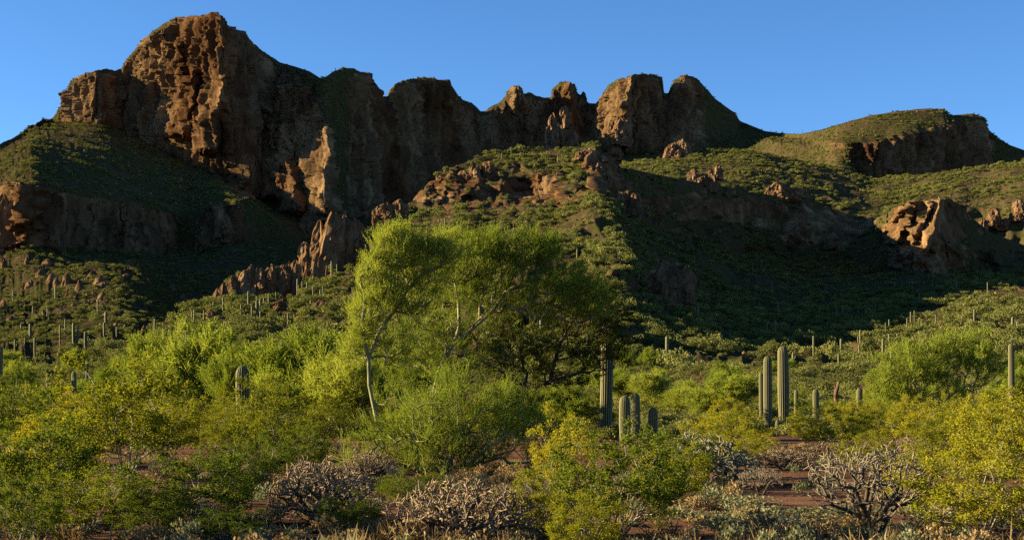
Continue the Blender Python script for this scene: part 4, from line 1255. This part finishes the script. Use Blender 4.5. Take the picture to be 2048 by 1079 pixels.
# --- creosote bushes
CY = [creosote(600 + k, 2.0, 2.4, 170, L_creo, 34, 0.040) for k in range(3)]
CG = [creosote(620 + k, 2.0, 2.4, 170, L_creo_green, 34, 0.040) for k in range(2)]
CL = [
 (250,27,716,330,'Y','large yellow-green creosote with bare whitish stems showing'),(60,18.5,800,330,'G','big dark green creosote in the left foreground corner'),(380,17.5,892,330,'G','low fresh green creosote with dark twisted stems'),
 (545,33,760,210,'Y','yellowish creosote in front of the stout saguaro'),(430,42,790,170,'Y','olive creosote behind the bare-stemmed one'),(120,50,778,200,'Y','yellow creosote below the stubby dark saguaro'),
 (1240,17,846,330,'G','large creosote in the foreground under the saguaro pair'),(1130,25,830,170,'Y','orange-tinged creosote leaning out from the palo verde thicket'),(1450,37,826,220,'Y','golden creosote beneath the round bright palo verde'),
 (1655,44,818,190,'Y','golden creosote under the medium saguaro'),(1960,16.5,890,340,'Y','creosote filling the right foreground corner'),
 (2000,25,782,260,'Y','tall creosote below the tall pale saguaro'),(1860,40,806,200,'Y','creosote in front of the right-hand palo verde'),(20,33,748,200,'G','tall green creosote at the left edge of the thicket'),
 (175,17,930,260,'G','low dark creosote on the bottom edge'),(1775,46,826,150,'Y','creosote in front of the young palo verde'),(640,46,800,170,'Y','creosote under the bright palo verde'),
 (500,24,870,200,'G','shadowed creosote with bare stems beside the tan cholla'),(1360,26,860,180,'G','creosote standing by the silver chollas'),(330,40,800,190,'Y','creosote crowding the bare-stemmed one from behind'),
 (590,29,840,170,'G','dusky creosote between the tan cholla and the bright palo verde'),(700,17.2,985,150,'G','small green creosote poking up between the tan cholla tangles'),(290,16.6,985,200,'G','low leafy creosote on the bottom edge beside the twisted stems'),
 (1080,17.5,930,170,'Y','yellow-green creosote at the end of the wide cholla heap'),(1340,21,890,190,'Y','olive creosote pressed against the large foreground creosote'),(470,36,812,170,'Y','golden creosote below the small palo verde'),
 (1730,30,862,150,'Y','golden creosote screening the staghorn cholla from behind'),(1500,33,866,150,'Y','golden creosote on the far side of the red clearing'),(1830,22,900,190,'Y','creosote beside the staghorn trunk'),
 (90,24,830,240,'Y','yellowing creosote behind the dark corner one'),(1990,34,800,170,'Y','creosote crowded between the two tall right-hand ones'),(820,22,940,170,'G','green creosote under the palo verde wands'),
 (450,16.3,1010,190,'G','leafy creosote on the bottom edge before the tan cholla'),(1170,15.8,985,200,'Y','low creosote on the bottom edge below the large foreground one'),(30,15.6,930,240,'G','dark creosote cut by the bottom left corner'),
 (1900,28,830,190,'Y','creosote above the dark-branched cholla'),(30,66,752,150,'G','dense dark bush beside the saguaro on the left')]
for i, (px, Y, top, w, kind, lab) in enumerate(CL):
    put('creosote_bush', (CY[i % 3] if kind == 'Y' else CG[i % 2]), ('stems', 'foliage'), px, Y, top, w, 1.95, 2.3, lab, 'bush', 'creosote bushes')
r = np.random.default_rng(62)
for i in range(95):
    px = r.uniform(-30, 2080); Y = r.uniform(46, 115)
    if 1495 < px < 1610 or 1225 < px < 1330: Y = 80 + 0.5 * Y
    b = row_of(px, Y); hh = r.uniform(0.9, 1.7)
    put('creosote_bush', (CY + CG)[i % 5], ('stems', 'foliage'), px, Y, b - hh / Y * F, hh * r.uniform(1.1, 1.5) / Y * F, 1.95, 2.3,
        ('low' if hh < 1.15 else 'rounded' if hh < 1.4 else 'high') + (' golden' if i % 5 < 3 else ' green') + ' creosote in the middle distance ' + where(px, [(180, 'by the stubby dark saguaro'), (420, 'behind the bare-stemmed creosote'), (680, 'around the stout saguaro'), (1000, 'behind the pale palo verde trunks'),
            (1200, 'under the dark tree'), (1380, 'around the saguaro pair'), (1620, 'around the tallest saguaro'), (1800, 'around the medium saguaros'), (9999, 'under the right-hand palo verde')]), 'bush', 'low creosotes behind the front row')

# --- chollas
CH = [
 (cholla(701, 1.0, 1.6, 420, B_cholla, B_stag_trunk, 0.0095, 0.07, 0.045, 0.35, 0.1), 1.0, 1.6),
 (cholla(702, 0.8, 1.9, 460, B_cholla, B_stag_trunk, 0.0095, 0.07, 0.045, 0.45, 0.08), 0.8, 1.9),
 (cholla(703, 1.15, 1.6, 300, B_stag, B_stag_trunk, 0.0075, 0.10, 0.05, 0.25, 0.30), 1.15, 1.6),
 (cholla(714, 0.9, 1.0, 110, B_silver, B_stag_trunk, 0.014, 0.09, 0.04, 0.3, 0.2), 0.9, 1.0)]
HL = [
 (640,18.5,915,210,0,'tan spiny cholla tangle below the low palo verde thicket'),(920,17,955,290,1,'wide tan cholla heap with dark shaded base'),(1745,17.4,886,250,2,'dark-branched staghorn cholla with pale bare tips'),
 (1420,28,870,140,3,'silver cholla beside the golden creosote'),(1570,31,893,130,0,'brown cholla on the bare red soil'),(1470,26,900,110,3,'low silver cholla at the edge of the red clearing'),
 (1650,36,882,90,0,'small straw-coloured cholla behind the staghorn'),(1390,34,862,110,3,'pale cholla half hidden by creosote'),(740,30,900,110,1,'cholla under the hanging palo verde wands'),
 (700,20,985,140,1,'low cholla between the two tan tangles'),(1520,24,930,90,2,'thin dark cholla beside the clearing'),(1060,22,960,120,2,'dark twiggy cholla at the end of the wide heap'),
 (1820,33,870,100,0,'straw-coloured cholla behind the staghorn tips')]
for i, (px, Y, top, w, k, lab) in enumerate(HL):
    me, h0, w0 = CH[k]
    put('cholla', me, ('trunk', 'joints'), px, Y, top, w, h0 * 0.98, w0 * 0.97, lab, 'cactus', 'chollas', rz=i * 1.3)

# --- brittlebush and small herbs on the ground
grey = [shrub_mesh(800 + k, 900, 0.055, 0.3, L_grey) for k in range(2)]
GL = [(1640,18.5,1000,230,'round grey-green brittlebush beneath the staghorn cholla'),(1490,20,968,150,'grey brittlebush on the near edge of the clearing'),(1560,17.2,1022,150,'pale low brittlebush on the bottom edge'),
 (1000,17.2,1040,150,'small grey bush before the wide cholla heap'),(560,18.5,1010,130,'grey herb clump below the tan cholla'),(1720,24,960,110,'grey brittlebush behind the staghorn trunk'),
 (1420,18,1010,140,'grey brittlebush beside the large foreground creosote'),(230,22,960,120,'grey shrub at the foot of the bare-stemmed creosote'),(1880,18,1010,130,'brittlebush under the corner creosote'),
 (1600,26,948,110,'small brittlebush on the far edge of the clearing'),(860,17,1050,120,'dry grey bush before the cholla shade')]
for i, (px, Y, top, w, lab) in enumerate(GL):
    x, y, z = gpos(px, Y)
    s = w * Y / F
    h = EYE + (HZ - top) / F * Y - z
    o = link('brittlebush', grey[i % 2], None, (x, y, z - 0.02), i * 0.9, (s, s, max(0.15, h) / 0.72))
    tag(o, lab, 'bush', 'brittlebushes on the red soil')
tuft_r = np.random.default_rng(90)
def tuft(seed, mat, n=46, up=1.3, L=0.8, W=0.05):
    r = np.random.default_rng(seed)
    P = r.normal(size=(n, 3)) * np.array([0.16, 0.16, 0.0])
    V, Q = blades(P, unit(r.normal(size=(n, 3)) * np.array([1, 1, 0.3]) + np.array([0, 0, up])), L * r.uniform(0.4, 1.2, n), W, r)
    return mesh_np('tuft', V, Q, mat, smooth=False)
small = [tuft(1, L_dry), tuft(2, L_dry, 60, 0.7), shrub_mesh(820, 260, 0.10, 0.3, L_grey), tuft(3, L_grey, 50, 0.9, 0.7, 0.07), shrub_mesh(821, 220, 0.12, 0.2, L_dry)]
def flat_pts(n, y0, y1, seed):
    r = np.random.default_rng(seed)
    Y = np.exp(r.uniform(math.log(y0), math.log(y1), n))
    px = r.uniform(-150, 2200, n)
    X = (px - 1024) / F * Y
    keep = fbm(X / 2.5, Y / 2.5, 0, seed, 2) > -0.35
    clear = (np.abs(px - 1600) < 130) & (Y < 33) & (Y > 20)
    keep &= ~(clear & (r.random(n) < 0.85))
    X, Y = X[keep], Y[keep]
    return np.stack([X, Y, ground_z(X, Y)], -1)
p = flat_pts(2600, 14, 60, 95)
point_stuff('ground_herbs', p, tuft_r.uniform(0.12, 0.42, len(p)), small, 'dry grass tufts and small grey herbs over the red desert soil', 'ground cover')
p = flat_pts(11000, 55, 270, 96)
point_stuff('desert_scrub', p, (0.5 + 1.9 * tuft_r.random(len(p)) ** 1.8) * np.interp(p[:, 1], [55, 90, 140], [0.4, 0.6, 1.0]), fine_shrubs, 'low mixed scrub covering the flat between the trees and the hills', 'scrub', (0.6, 1.1))
p = flat_pts(4500, 13, 60, 97)
point_stuff('gravel', p, tuft_r.uniform(0.015, 0.07, len(p)) , bm_, 'reddish gravel scattered on the desert soil', 'gravel', (0.5, 1.0), 0.4)
